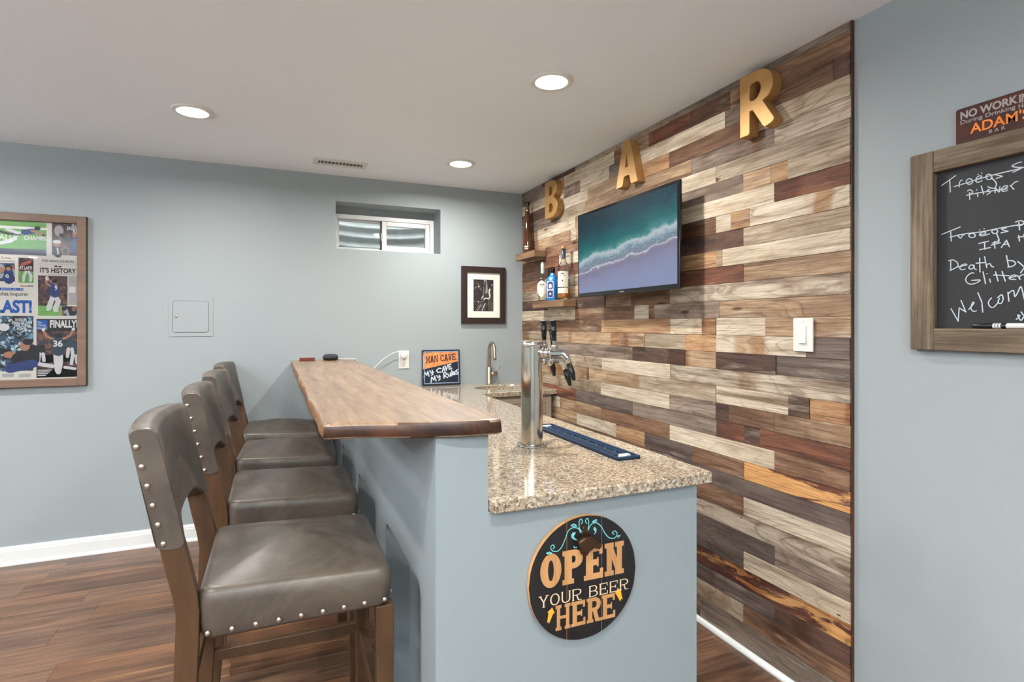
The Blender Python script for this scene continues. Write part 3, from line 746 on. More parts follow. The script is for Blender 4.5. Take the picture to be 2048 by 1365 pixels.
def inset(pts, d):
    c_ = []
    for x, y_ in pts:
        x2 = x + d if x < GX0 + .02 else (x - d if abs(x - GX1) < .02 and y_ < GYB + .02 else x)
        y2 = y_ + d if y_ < GY0 + .02 or (abs(y_ - GYB) < .02 and x > GX1 - .02) else y_
        c_.append((x2, y2))
    return c_
lo = [loop(inset(LR, d), z) for z, d in levels]
hl = [loop(circ(SK[0], SK[1], SK[2] + (.003 if z == GZ else 0), SK[3] + (.003 if z == GZ else 0), 48), z) for z, d in levels]
for A, B in list(zip(lo, lo[1:])) + list(zip(hl, hl[1:])):
    for i in range(len(A)): bm.faces.new((A[i], A[(i + 1) % len(A)], B[(i + 1) % len(A)], B[i]))
for q in (0, -1):
    es = []
    for R_ in (lo[q], hl[q]):
        for i in range(len(R_)): es.append(bm.edges.get((R_[i], R_[(i + 1) % len(R_)])))
    bmesh.ops.triangle_fill(bm, use_beauty=True, edges=es)
bmesh.ops.recalc_face_normals(bm, faces=bm.faces)
me = bpy.data.meshes.new('stone_worktop'); bm.to_mesh(me); bm.free(); me.materials.append(M['granite'])
tag(link('stone_worktop', me), 'speckled brown stone worktop wrapping the back of the bar', 'worktop')

# sink bowl
sk = empty('bar_sink', 'oval stainless undermount sink in the corner of the stone worktop', 'sink', None, (SK[0], SK[1], GZ - .19))
rings = []
for r_, z in ((1.09, -.036), (1.0, -.036), (.985, -.05), (.95, -.13), (.85, -.165), (.4, -.175), (.1, -.178)):
    rings.append([(SK[2] * r_ * math.cos(2 * math.pi * i / 48), SK[3] * r_ * math.sin(2 * math.pi * i / 48), z + .19) for i in range(48)])
MB().loft(rings, False).build('bowl', 'steel', sk)
MB().lathe([(.001, .012), (.024, .012), (.026, .014), (.018, .016), (.001, .015)], Frame((0, 0, 0), (1, 0, 0), (0, 1, 0), (0, 0, 1)), 24).build('drain', 'chrome', sk)

# faucet
fx, fy = 1.487, 3.93
fa = empty('bar_faucet', 'brushed nickel gooseneck faucet with side lever behind the sink', 'faucet', None, (fx, fy, GZ + .0005))
UP = Frame((0, 0, 0), (1, 0, 0), (0, 1, 0), (0, 0, 1))
MB().lathe([(.001, 0), (.021, 0), (.021, .006), (.0185, .01), (.0185, .125), (.016, .13), (.001, .13)], UP, 28).build('body', 'steel', fa)
pth = [(0, 0, .12), (0, 0, .255)] + [(0, -.055 + .055 * math.cos(math.radians(t)), .255 + .055 * math.sin(math.radians(t))) for t in range(10, 171, 10)] + [(0, -.112, .235), (0, -.116, .205), (0, -.118, .185)]
MB().tube(pth, .0125, 18).build('spout', 'steel', fa)
MB().tube([(.015, 0, .075), (.03, 0, .075), (.062, 0, .075)], [.016, .016, .015], 18).build('valve', 'steel', fa)
MB().tube([(.052, 0, .08), (.07, -.004, .105), (.088, -.008, .132)], [.005, .0045, .004], 10).build('lever', 'steel', fa)

# cabinets: one under the sink counter, three along the back of the bar
def panel_door(parent, fr, x0, z0, x1, z1, name='door', knob=None):
    d = MB().fbox(fr, x0, z0, x1, z1, 0, .019).build(name, 'cabinet', parent, .002)
    iw = .045
    MB().fbox(fr, x0 + iw, z0 + iw * .8, x1 - iw, z1 - iw * .8, .0191, .0197).build('glaze_line', 'cabdark', d)
    MB().fbox(fr, x0 + iw + .003, z0 + iw * .8 + .003, x1 - iw - .003, z1 - iw * .8 - .003, .0191, .021).build('raised_panel', 'cabinet', d, .001)
    MB().fbox(fr, x0 + iw + .02, z0 + iw * .8 + .014, x1 - iw - .02, z1 - iw * .8 - .014, .0211, .0215).build('glaze_line', 'cabdark', d)
    MB().fbox(fr, x0 + iw + .023, z0 + iw * .8 + .017, x1 - iw - .023, z1 - iw * .8 - .017, .0211, .024).build('centre_panel', 'cabinet', d, .001)
    return d
cb = empty('sink_cabinet', 'taupe painted base cabinet under the sink, drawer front toward the bar', 'cabinet', None, (1.5, 3.46, 0))
fr = Frame((-1.5 + 0, 0, 0), (1, 0, 0), (0, 0, 1), (0, -1, 0))
MB().box((1.232 - 1.5, .0, .09), (1.768 - 1.5, BACK - 3.46 - .003, .72)).build('body', 'cabinet', cb)
MB().box((1.232 - 1.5, -.002, .722), (1.768 - 1.5, .015, .877)).build('top_rail', 'cabinet', cb)
MB().box((1.24 - 1.5, .05, .001), (1.76 - 1.5, .08, .09)).build('toe_kick', 'cabdark', cb)
panel_door(cb, fr, 1.236, .71, 1.764, .862, 'drawer_front')
panel_door(cb, fr, 1.236, .11, 1.498, .70)
panel_door(cb, fr, 1.502, .11, 1.764, .70)
for i, (a, b) in enumerate(((1.38, 2.06), (2.062, 2.74), (2.742, 3.41))):
    cbn = empty('bar_cabinet', 'taupe base cabinet behind the bar, ' + ('nearest the open end', 'middle of the three', 'next to the sink corner')[i], 'cabinet', 'base cabinets behind the bar', (.9, a, 0))
    MB().box((.51 - .9, .002, .09), (1.165 - .9, b - a - .002, .877)).build('body', 'cabinet', cbn)
    MB().box((.52 - .9, .01, .001), (1.1 - .9, b - a - .01, .09)).build('toe_kick', 'cabdark', cbn)
    fr2 = Frame((1.1655 - .9, 0, 0), (0, 1, 0), (0, 0, 1), (1, 0, 0))
    panel_door(cbn, fr2, .006, .11, (b - a) / 2 - .002, .862)
    panel_door(cbn, fr2, (b - a) / 2 + .002, .11, b - a - .006, .862)

# beer tap column
tx, ty = .876, 1.868
tw = empty('beer_tap_tower', 'polished steel beer tap column with black-handled taps on the counter', 'beer tap', None, (tx, ty, GZ + .0005))
MB().lathe([(.001, 0), (.058, 0), (.058, .004), (.05, .007), (.042, .008)], UP, 44).build('base_flange', 'chrome', tw)
MB().lathe([(.0405, .006), (.0405, .37), (.0405, .37)], UP, 48, caps=False).build('column', 'towerm', tw)
MB().lathe([(.0405, .366), (.0425, .368), (.0425, .38), (.040, .384), (.001, .385)], UP, 48).build('cap', 'chrome', tw)
for i in range(4):
    a = math.radians(45 + 90 * i)
    MB().lathe([(.001, .0075), (.005, .0075), (.004, .011), (.001, .012)], Frame((.05 * math.cos(a), .05 * math.sin(a), 0), (1, 0, 0), (0, 1, 0), (0, 0, 1)), 10).build('bolt', 'chrome', tw)
def tap(ang, zz, reach):
    ca_, sa = math.cos(math.radians(ang)), math.sin(math.radians(ang))
    P_ = lambda d, h: (d * ca_, d * sa, zz + h)
    f = MB().tube([P_(.036, 0), P_(.05, 0), P_(.051, 0), P_(.072, 0), P_(.0725, 0), P_(.078, 0), P_(.0785, 0), P_(reach, 0)], [.02, .02, .016, .016, .021, .021, .014, .012], 22)
    f.tube([P_(reach - .016, 0), P_(reach, -.002), P_(reach + .012, -.016), P_(reach + .02, -.04)], [.0125, .0125, .011, .0095], 16)
    body = f.build('faucet', 'chrome', tw)
    MB().tube([P_(reach + .0195, -.038), P_(reach + .03, -.07), P_(reach + .038, -.098)], [.0105, .0115, .006], 14).build('spout_plug', 'black', body)
    hx = .088
    MB().tube([P_(hx, .008), P_(hx, .02), P_(hx, .021), P_(hx, .03), P_(hx, .031), P_(hx - .001, .045)], [.0125, .0125, .015, .015, .0085, .0085], 16).build('collar', 'chrome', body)
    h = MB().tube([P_(hx - .001, .045), P_(hx - .002, .075), P_(hx - .006, .118)], [.0085, .0105, .013], 16).build('handle', 'gloss', body)
    MB().tube([P_(hx - .006, .1182), P_(hx - .0063, .1215)], [.0125, .011], 16).build('handle_cap', 'chrome', h)
tap(32, .345, .125); tap(-46, .345, .125); tap(-4, .315, .118)

# bar mat
m0, m1, n0, n1 = 1.034, 1.124, 1.54, 2.19
mt = empty('bar_drip_mat', 'long navy rubber bar drip mat with ribbed grid beside the tap', 'bar mat', None, ((m0 + m1) / 2, (n0 + n1) / 2, GZ + .0005))
ox, oy = (m0 + m1) / 2, (n0 + n1) / 2
hw, hl_ = .045, (n1 - n0) / 2
MB().box((-hw, -hl_, 0), (hw, hl_, .004)).build('base', 'matd', mt)
mb = MB()
for a in ((-hw, -hl_, hw, -hl_ + .006), (-hw, hl_ - .006, hw, hl_), (-hw, -hl_ + .006, -hw + .006, hl_ - .006), (hw - .006, -hl_ + .006, hw, hl_ - .006)): mb.box((a[0], a[1], .004), (a[2], a[3], .011))
mb.build('rim', 'mat', mt, .001, 1)
rib = None
yy = -hl_ + .05
while yy < hl_ - .05:
    for xa in (-.037, .013):
        if rib is None: rib = MB().box((0, 0, .004), (.024, .0042, .009)).build('rib', 'mat', mt); q = rib
        else: q = link('rib', rib.data, mt)
        q.location = (xa, yy, 0)
    yy += .0098
mb = MB(); ff = Frame((0, 0, .004), (0, 1, 0), (-1, 0, 0), (0, 0, 1))
for i in range(9):
    c0 = -.24 + i * .06
    stroke(mb, [(c0 - .02, -.006), (c0 - .012, .008), (c0, .004), (c0 + .006, -.008), (c0 + .02, -.006), (c0 + .026, .008)], ff, .0045, 0, .0045)
mb.build('raised_lettering', plain('navy_rubber_highlight', (48, 84, 116), .45), mt)
mb = MB()
for sgn in (-1, 1):
    c0 = sgn * (hl_ - .032)
    mb.prism([(c0 + x, y_) for x, y_ in ((-.018, .0), (-.012, .014), (.002, .02), (.012, .012), (.016, -.002), (.006, -.012), (-.008, -.01))], ff, 0, .0062)
    mb.prism([(c0 + x, y_) for x, y_ in ((.004, -.014), (.016, -.008), (.014, -.026), (.0, -.028))], ff, 0, .006)
mb.build('white_emblem', 'white', mt)

# ------------------------------------------------------------------ bar stools
def seat_ring(z, d, n=14, x0=-.222, x1=.222, w=.232, r=.035):
    return [(x, y_, z) for x, y_ in rrect(x0 - d, -w - d, x1 + d, w + d, r + d * .5, n)]
def make_stool():
    root = empty('bar_stool', 'x', 'stool', 'bar stools along the bar')
    # seat: boxed leather cushion, crowned top, seam at the shoulder
    n = 14
    base = [seat_ring(0, 0)[i] for i in range(len(seat_ring(0, 0)))]
    def zed(x, y_):
        return .734 - .02 * ((x + .222) / .444) + .004
    rings = [[(p[0], p[1], .622) for p in seat_ring(0, -.012)], [(p[0], p[1], .623) for p in seat_ring(0, -.002)], [(p[0], p[1], .632) for p in seat_ring(0, .002)],
             [(p[0], p[1], .66) for p in seat_ring(0, .005)], [(p[0], p[1], zed(p[0], 0) - .03) for p in seat_ring(0, .006)], [(p[0], p[1], zed(p[0], 0) - .008) for p in seat_ring(0, .003)],
             [(p[0], p[1], zed(p[0], 0)) for p in seat_ring(0, -.003)], [(p[0], p[1], zed(p[0], 0) + .003) for p in seat_ring(0, -.009)]]
    for q in (.97, .93, .87, .8, .72, .62, .5, .36, .2, .05):
        rings.append([(p[0] * q, p[1] * q, zed(p[0] * q, 0) + .003 + .044 * (1 - min(1, abs(p[0] * q) / .213) ** 2.0) * (1 - min(1, abs(p[1] * q) / .223) ** 2.0)) for p in seat_ring(0, -.009)])
    seat = MB().loft(rings, True, True).build('seat', 'leather', root)
    # back cushion
    W2, nz = .232, 26
    def section(yv, sc=1.0):
        ay = abs(yv) / W2
        q_ = max(0, min(1, (ay - .5) / .42)); zb = .886 - .041 * q_ * q_ * (3 - 2 * q_)
        zt = 1.128 + .006 * (1 - ay ** 2)
        bow = -.02 * (1 - ay ** 2)
        pts = []
        hh, th = (zt - zb) / 2, .029
        for x, z in rrect(-th * sc, -hh + .0, th * sc, hh, .018, 4):
            z2 = z * (1 - (1 - sc) * .12)
            zz = zb + hh + z2
            lean = -.302 - (zz - .845) * .208
            tk = 1.0 + .25 * max(0, (.98 - zz)) / .14 * .3
            pts.append((lean + .0 + x * tk + bow + .024, yv, zz))
        return pts
    ys = [-W2, -W2 + .0015, -W2 + .006, -W2 + .016] + [-W2 + .03 + (2 * W2 - .06) * i / 22 for i in range(23)] + [W2 - .016, W2 - .006, W2 - .0015, W2]
    scs = [.90, .95, .99, 1.0] + [1.0] * 23 + [1.0, .99, .95, .90]
    back = MB().loft([section(a, b) for a, b in zip(ys, scs)], True, True).build('backrest', 'leather', root)
    # legs
    def leg_side(pts, y0, y1, name='leg'):
        m = MB(); rg = []
        for (xl, xr, z) in pts: rg.append([(xl, y0, z), (xr, y0, z), (xr, y1, z), (xl, y1, z)])
        return m.loft(rg, True, False).build(name, 'stoolw', root, .0025, 2)
    rear = [(-.290, -.244, .001), (-.276, -.228, .18), (-.266, -.217, .36), (-.2625, -.2135, .53), (-.2595, -.2105, .62), (-.2575, -.2085, .69), (-.264, -.2135, .735), (-.277, -.2255, .79), (-.289, -.239, .85), (-.300, -.256, .91)]
    rear = [(a - .014, b - .014, z) for a, b, z in rear]
    for s_ in (-1, 1):
        yo = s_ * .2295; yi = s_ * .196
        leg_side(rear, min(yo, yi), max(yo, yi))
        leg_side([(.192, .232, .001), (.188, .23, .3), (.184, .23, .6215)], min(s_ * .231, s_ * .19), max(s_ * .231, s_ * .19))
        MB().box((-.234, min(s_ * .222, s_ * .2), .335), (.188, max(s_ * .222, s_ * .2), .367)).build('side_stretcher', 'stoolw', root, .002)
    MB().box((.196, -.19, .30), (.222, .19, .345)).build('foot_rail', 'stoolw', root, .002)
    MB().box((-.272, -.196, .42), (-.25, .196, .452)).build('rear_stretcher', 'stoolw', root, .002)
    MB().box((-.19, -.14, .606), (.18, .14, .6215)).build('seat_support', 'stoolw', root)
    # nail heads
    prof_ = [(.0068, 0), (.0066, .0016), (.005, .0036), (.0026, .0048), (.0003, .0052)]
    nm = None
    def nail(par, fr):
        nonlocal nm
        if nm is None:
            o = MB().lathe(prof_, UP, 12).build('nailhead', 'nail', par); nm = o.data
        else: o = link('nailhead', nm, par)
        mt_ = Matrix((fr.u, fr.v, fr.n)).transposed().to_4x4(); mt_.translation = fr.o
        o.location = fr.o; o.rotation_euler = mt_.to_euler()
    for s_ in (-1, 1):
        for i in range(9):
            nail(seat, Frame((-.205 + .41 * i / 8, s_ * .2368, .6405), (-s_, 0, 0), (0, 0, 1), (0, s_, 0)))
        for i in range(6):
            zz = 1.088 - (1.088 - .862) * i / 5
            nail(back, Frame((-.302 - (zz - .845) * .208 + .006 + .001 * i, s_ * .2321, zz), (-s_, 0, 0), (0, 0, 1), (0, s_, 0)))
    for i in range(7):
        nail(seat, Frame((.2268, -.195 + .39 * i / 6, .6405), (0, 1, 0), (0, 0, 1), (1, 0, 0)))
    # stitched seam along the rear edge of each side
    for s_ in (-1, 1):
        mb = MB(); yv = s_ * .2324
        for i in range(26):
            zz = .858 + .15 * i / 25
            lx = -.302 - (zz - .845) * .208
            mb.box((lx - .0006 - .004, min(yv, yv - s_ * .0006), zz - .002), (lx + .0012 - .004, max(yv, yv - s_ * .0006) , zz + .0018))
        mb.build('stitching', 'black', back)
    return root
stool0 = make_stool()
SP = [(.058, 1.708, 0, 'taupe leather bar stool nearest the camera, its whole studded seat side in view'), (.066, 2.408, 0.5, 'second taupe leather bar stool from the open end of the bar'),
      (.062, 3.085, -2.5, 'third taupe leather bar stool from the open end of the bar'), (.05, 3.735, -3, 'farthest taupe leather bar stool, next to the back wall')]
for i, (x, y_, a, lab) in enumerate(SP):
    st = stool0 if i == 0 else copy_tree(stool0)
    st.location = (x, y_, 0); st.rotation_euler = (0, 0, math.radians(a)); st['label'] = lab

# ------------------------------------------------------------------ on the back wall
# framed newspaper collage
PX0, PX1, PZ0, PZ1 = -1.86, -1.029, 1.007, 1.998
ps = empty('newspaper_poster', 'framed collage of football newspaper front pages in a brown wood frame', 'framed poster', None, ((PX0 + PX1) / 2, BACK, PZ0))
FP = FR_B(BACK - .001)
kp = lambda o: keep(o, ps)
fw, fd = .043, .03
for x0, z0, x1, z1 in ((PX0, PZ0, PX0 + fw, PZ1), (PX1 - fw, PZ0, PX1, PZ1), (PX0 + fw, PZ0, PX1 - fw, PZ0 + fw), (PX0 + fw, PZ1 - fw, PX1 - fw, PZ1)):
    kp(MB().fbox(FP, x0, z0, x1, z1, 0, fd).build('frame_rail', 'posterframe', None, .002))
mb = MB()
for x0, z0, x1, z1 in ((PX0 - .002, PZ0 - .002, PX0 + .006, PZ1 + .002), (PX1 - .006, PZ0 - .002, PX1 + .002, PZ1 + .002), (PX0, PZ0 - .002, PX1, PZ0 + .006), (PX0, PZ1 - .006, PX1, PZ1 + .002)): mb.fbox(FP, x0, z0, x1, z1, 0, .02)
kp(mb.build('frame_edge', 'black'))
pg = kp(MB().fbox(FP, PX0 + fw, PZ0 + fw, PX1 - fw, PZ1 - fw, .001, .012).build('backing_sheet', 'paper'))
DP = .0123
def q(x, y): return pY(x, y, BACK - .013)
def prect(mb, a, b, c, d, mi=0, dd=0.0):       # picture rectangle surveyed at its corners
    xm = (a + c) / 2; x0 = q(a, 600)[0]; x1 = q(c, 600)[0]
    z1 = q(xm, b)[1]; z0 = q(xm, d)[1]; rect_print(mb, FP, x0, z0, min(x1, PX1 - fw - .001), z1, DP + dd, mi); return x0, z0, x1, z1
def ptext(mb, s, a, b, c, d, bold=.0, mi=0, dd=.0006):
    xm = (a + c) / 2; text(mb, s, FP, q(a, 600)[0], q(xm, d)[1], min(q(c, 600)[0], PX1 - fw - .001), q(xm, b)[1], DP + dd, bold, mi)
def pr_obj(name, mats, fn):
    m = MB(); fn(m); return kp(m.build(name, mats))
def ell(m, x, y, rx, ry, mi, dd=.0003):
    X, Z = q(x, y); s_ = 3.13 / FPX * .97
    film(m, circ(X, Z, rx * s_, ry * s_, 14), FP, DP + dd, mi)
def lim(m, pts, wd, mi, dd=.0003):
    s_ = 3.13 / FPX * .97
    stroke(m, [q(*p) for p in pts], FP, wd * s_, DP, DP + dd, mi, sm=False)
L0 = -40
def champs(m):
    prect(m, -60, 441, 93, 508, 0); prect(m, -60, 497, 93, 509, 1, .0002)
    prect(m, -60, 452, 93, 457, 4, .0001)
    lim(m, [(0, 463), (18, 468), (40, 469)], 5, 2, .0003); lim(m, [(14, 458), (34, 466), (48, 466)], 6, 5, .0004)
    lim(m, [(48, 465), (66, 463)], 11, 3, .0005); lim(m, [(64, 462), (76, 466), (88, 471)], 5, 6, .0006); ell(m, 75, 457, 5.5, 4.5, 2, .0008); ell(m, 87, 471, 3, 2, 2, .0008)
    lim(m, [(2, 486), (22, 482), (30, 476)], 7, 5, .0004)
pr_obj('front_page', ['field', 'turfline', 'dark', 'jersey', 'whiteink', 'pants', 'skin'], champs)
pr_obj('front_page', ['whiteink'], lambda m: (ptext(m, 'FINALLY', -28, 469, 38, 480, .01, 0, .0012), ptext(m, 'CHAMPS', 48, 472.5, 91.5, 481, .02, 0, .0012)))
def flyp(m):
    prect(m, 104, 447, 157, 511, 0)
    ell(m, 118, 462, 8, 12, 1); ell(m, 114, 488, 7, 7, 2, .0004); ell(m, 114, 484, 7.5, 4, 3, .0006); lim(m, [(112, 497), (116, 509)], 14, 4, .0003); lim(m, [(115, 497), (116, 508)], 3, 3, .0005)
    ell(m, 150, 470, 5, 6, 2, .0004); lim(m, [(152, 478), (146, 500)], 12, 5, .0003); lim(m, [(122, 470), (138, 484)], 7, 4, .0004)
    ptext(m, 'FLY,', 144, 448, 157, 455, .03, 3, .0012); ptext(m, 'EAGLES', 134, 454, 157, 461, .03, 3, .0012); ptext(m, 'FLY', 146, 461, 157, 467.5, .03, 3, .0012)
pr_obj('front_page', ['stadium', 'greyink', 'skin', 'whiteink', 'dark', 'jersey'], flyp)
def times(m):
    prect(m, -30, 526, 30, 563, 0); ell(m, 4, 540, 5, 6, 2, .0003); ell(m, 17, 535, 6, 5, 3, .0004); lim(m, [(17, 545), (18, 561)], 16, 1, .0003); ell(m, 17, 538, 4, 4, 2, .0006)
    ptext(m, '9', 11, 549, 18, 561, .02, 5, .0012)
    ptext(m, 'The Times', 2, 514, 22, 518, .0, 4); prect(m, -14, 521, 30, 524, 6)
    prect(m, 37, 516, 67, 566, 7); prect(m, 37, 543, 67, 566, 8, .0002)
    lim(m, [(52, 544), (48, 552), (47, 562)], 5, 9, .0005); lim(m, [(58, 544), (62, 552), (61, 562)], 5, 9, .0005); lim(m, [(44, 530), (60, 524)], 6, 10, .0003)
    ptext(m, 'AT LAST!', 38.5, 533, 64, 539.5, .03, 5, .0012)
    prect(m, 40, 571.5, 55, 573.3, 11); prect(m, 55, 571.5, 67, 573.3, 4)
pr_obj('front_page', ['huddle', 'jersey', 'skin', 'dark', 'ink', 'whiteink', 'greyink', 'stadium', 'field', 'pants', 'redink', 'redink'], times)
def inquirer(m):
    prect(m, -40, 575.5, 47, 581, 0); ptext(m, 'SUPER BOWL LII   33', -20, 576.8, 46, 579.6, 0, 1)
    ptext(m, 'Philadelphia Inquirer', -38, 584, 58, 594, .004, 2); ptext(m, 'AT LAST!', -60, 600, 64, 626.5, .045, 0)
    prect(m, -40, 632, 67, 743, 3)
    ell(m, 20, 710, 11, 7, 4, .0005); lim(m, [(-10, 700), (18, 706)], 12, 5, .0004); lim(m, [(35, 718), (66, 700), (66, 722)], 22, 5, .0005); lim(m, [(20, 738), (66, 728)], 18, 6, .0006)
    ell(m, 50, 692, 8.5, 11, 4, .0007); ell(m, 56, 684, 9, 7, 5, .0009); lim(m, [(40, 688), (66, 686)], 5, 7, .0003); ell(m, 8, 655, 9, 8, 7, .0004)
    for i, (s_, x0, x1) in enumerate((('EAGLES', 31, 54), ('FINALLY WIN', 24, 64), ('THE SUPER', 28, 62), ('BOWL', 34, 54))): ptext(m, s_, x0, 637 + i * 6, x1, 642.3 + i * 6, .02, 1, .0014)
    for i in range(3): prect(m, -30 + i * 34, 748, -6 + i * 34, 755, 8)
pr_obj('front_page', ['blueink', 'whiteink', 'ink', 'crowd', 'skin', 'dark', 'jersey', 'pants', 'greyink'], inquirer)
def journal(m):
    ptext(m, 'THE NEWS JOURNAL', 83.5, 520.5, 149, 527, .006, 0); prect(m, 76, 529, 157, 529.6, 5); ell(m, 112, 533, 3, 1.8, 0); ell(m, 120, 533.5, 3, 1.5, 0)
    ptext(m, "IT'S HISTORY", 80, 536.5, 152, 546.5, .025, 0); prect(m, 95, 548.6, 156, 550, 5)
    prect(m, 76, 552, 135, 612, 1); prect(m, 76, 611, 122, 632, 2); prect(m, 123, 613, 157, 632, 6)
    prect(m, 137, 553, 157, 610, 5); prect(m, 138, 574, 151, 586, 7, .0002)
    lim(m, [(108, 590), (102, 604), (98, 616)], 9, 4, .0005); lim(m, [(108, 590), (117, 603), (111, 618)], 9, 4, .0005); lim(m, [(106, 570), (110, 588)], 17, 3, .0007)
    lim(m, [(100, 572), (92, 566), (94, 558)], 4, 8, .0008); lim(m, [(112, 568), (100, 562), (96, 557)], 4, 8, .0008); ell(m, 110, 563, 5, 4.5, 9, .0010); ell(m, 94, 557, 3, 5, 4, .0009)
    ptext(m, '9', 109.5, 571, 115, 581, .03, 7, .0014); ell(m, 97, 620, 4, 2.5, 4, .0006); ell(m, 112, 622, 5, 2.5, 4, .0006)
pr_obj('front_page', ['ink', 'stadium', 'field', 'jersey', 'pants', 'greyink', 'huddle', 'whiteink', 'skin', 'dark'], journal)
def herald(m):
    prect(m, 73, 639, 157, 755, 0); prect(m, 73, 638.5, 157, 663, 2, .0001); prect(m, 73, 641, 95, 660, 1, .0003)
    for i, s_ in enumerate(('The', 'Times', 'Herald')): ptext(m, s_, 74.5, 643 + i * 5.6, 74.5 + (9, 17, 19)[i], 647.6 + i * 5.6, .005, 3, .0010)
    ptext(m, 'FINALLY!', 100, 640.5, 157, 656, .04, 3, .0010)
    prect(m, 73, 710, 157, 725, 5); prect(m, 73, 738, 157, 755, 2)
    for (x, y_) in ((82, 700), (148, 704), (140, 690)):
        ell(m, x, y_ - 14, 4.5, 5, 6, .0005); lim(m, [(x, y_ - 6), (x, y_ + 6)], 14, 6 if x != 82 else 2, .0004); lim(m, [(x - 3, y_ + 8), (x - 5, y_ + 24)], 6, 4, .0004); lim(m, [(x + 4, y_ + 8), (x + 6, y_ + 22)], 6, 4, .0004)
    lim(m, [(112, 708), (113, 725), (115, 742)], 9, 4, .0008); lim(m, [(121, 708), (121, 725), (117, 745)], 9, 4, .0008); lim(m, [(116, 682), (117, 702)], 23, 6, .0009)
    lim(m, [(106, 678), (94, 674), (87, 662)], 4.5, 7, .0010); lim(m, [(127, 678), (140, 672), (146, 661)], 4.5, 7, .0010); ell(m, 118, 671, 7, 5.5, 2, .0012); ell(m, 87, 660, 3, 3, 3, .0012); ell(m, 147, 659, 3, 3, 3, .0012)
    ptext(m, '36', 106.5, 681, 125.5, 694, .03, 3, .0016); lim(m, [(80, 729), (105, 733)], 8, 4, .0004); lim(m, [(130, 735), (150, 738)], 6, 4, .0004)
    for i in range(4): prect(m, 75, 740 + i * 3.6, 104 - i * 4, 741.6 + i * 3.6, 3, .0004)
pr_obj('front_page', ['stadium', 'blueink', 'dark', 'whiteink', 'pants', 'field', 'jerseyg', 'skin'], herald)
kp(MB().fbox(FP, PX0 + fw - .001, PZ0 + fw - .001, PX1 - fw + .001, PZ1 - fw + .001, .0155, .0175).build('glazing', 'pglass'))

# access panel
ap = empty('access_panel', 'square painted metal access panel set in the wall above the stools', 'access panel', None, (-.494, BACK, 1.29))
ka = lambda o: keep(o, ap)
FA = FR_B(BACK - .0005)
ka(MB().fbox(FA, -.616, 1.289, -.371, 1.537, 0, .003).build('flange', 'wall', None, .0008, 1))
ka(MB().prism(rrect(-.5935, 1.3135, -.3945, 1.5145, .014), FA, .0031, .0034).build('door_gap', plain('panel_gap_shade', (104, 108, 110), .8)))  # grey sheet around the door: shade of the gap put into its colour
ka(MB().prism(rrect(-.591, 1.316, -.397, 1.512, .012), FA, .0035, .0062).build('door', 'wall', None, .0008, 1))
ka(MB().lathe([(.001, .0063), (.008, .0063), (.008, .0075), (.001, .0076)], Frame((-.573, BACK - .0005, 1.415), (1, 0, 0), (0, 0, 1), (0, -1, 0)), 16).build('lock', 'steel'))

# small dark-framed street picture
bf = empty('framed_street_picture', 'dark-framed black and white night street picture with cream mat', 'framed picture', None, (1.466, BACK, 1.372))
kb = lambda o: keep(o, bf)
bx0, bx1, bz0, bz1, bw = 1.287, 1.646, 1.372, 1.808, .046
FQ = FR_B(BACK - .001)
for x0, z0, x1, z1 in ((bx0, bz0, bx0 + bw, bz1), (bx1 - bw, bz0, bx1, bz1), (bx0 + bw, bz0, bx1 - bw, bz0 + bw), (bx0 + bw, bz1 - bw, bx1 - bw, bz1)):
    kb(MB().fbox(FQ, x0, z0, x1, z1, 0, .024).build('frame_rail', 'darkframe', None, .003))
kb(MB().fbox(FQ, bx0 + bw, bz0 + bw, bx1 - bw, bz1 - bw, .001, .010).build('mat_board', 'cream'))
ax0, ax1, az0, az1 = bx0 + .098, bx1 - .098, bz0 + .094, bz1 - .098
mb = MB(); rect_print(mb, FQ, ax0, az0, ax1, az1, .0105, 0)
aw, ah = ax1 - ax0, az1 - az0
A_ = lambda u, v: (ax0 + aw * u, az0 + ah * v)
for pts, wd, mi in ((((.1, .02), (.2, .12), (.3, .2)), .004, 2), (((.2, .02), (.38, .22)), .003, 1), (((.3, .02), (.46, .22)), .003, 2), (((.42, .02), (.58, .26)), .005, 1), (((.52, .03), (.62, .24)), .003, 2), (((.05, .3), (.2, .33)), .004, 2),
                    (((.5, .36), (.62, .42), (.76, .4), (.82, .48)), .008, 1), (((.82, .48), (.78, .62), (.82, .7)), .011, 1), (((.72, .2), (.78, .38)), .005, 2), (((.5, .36), (.5, .78)), .006, 2), (((.62, .56), (.64, .95)), .009, 2), (((.67, .6), (.66, .9)), .005, 1), (((.53, .86), (.56, .97)), .008, 2), (((.04, .6), (.2, .66), (.34, .56)), .012, 3), (((.04, .72), (.3, .8)), .006, 2), (((.2, .9), (.38, .66)), .005, 2), (((.4, .4), (.48, .5)), .006, 1), (((.36, .3), (.46, .3)), .006, 2)):
    stroke(mb, [A_(*p) for p in pts], FQ, wd, .0106, .0106 + .0002 * mi, mi)
for u, v in ((.25, .78), (.24, .3), (.54, .97), (.62, .96), (.92, .84), (.6, .6)): mb.prism(circ(*A_(u, v), .004, .005, 10), FQ, .0106, .0114, 1)
kb(mb.build('print', ['street', 'streetlt', 'streetmid', 'dark']))

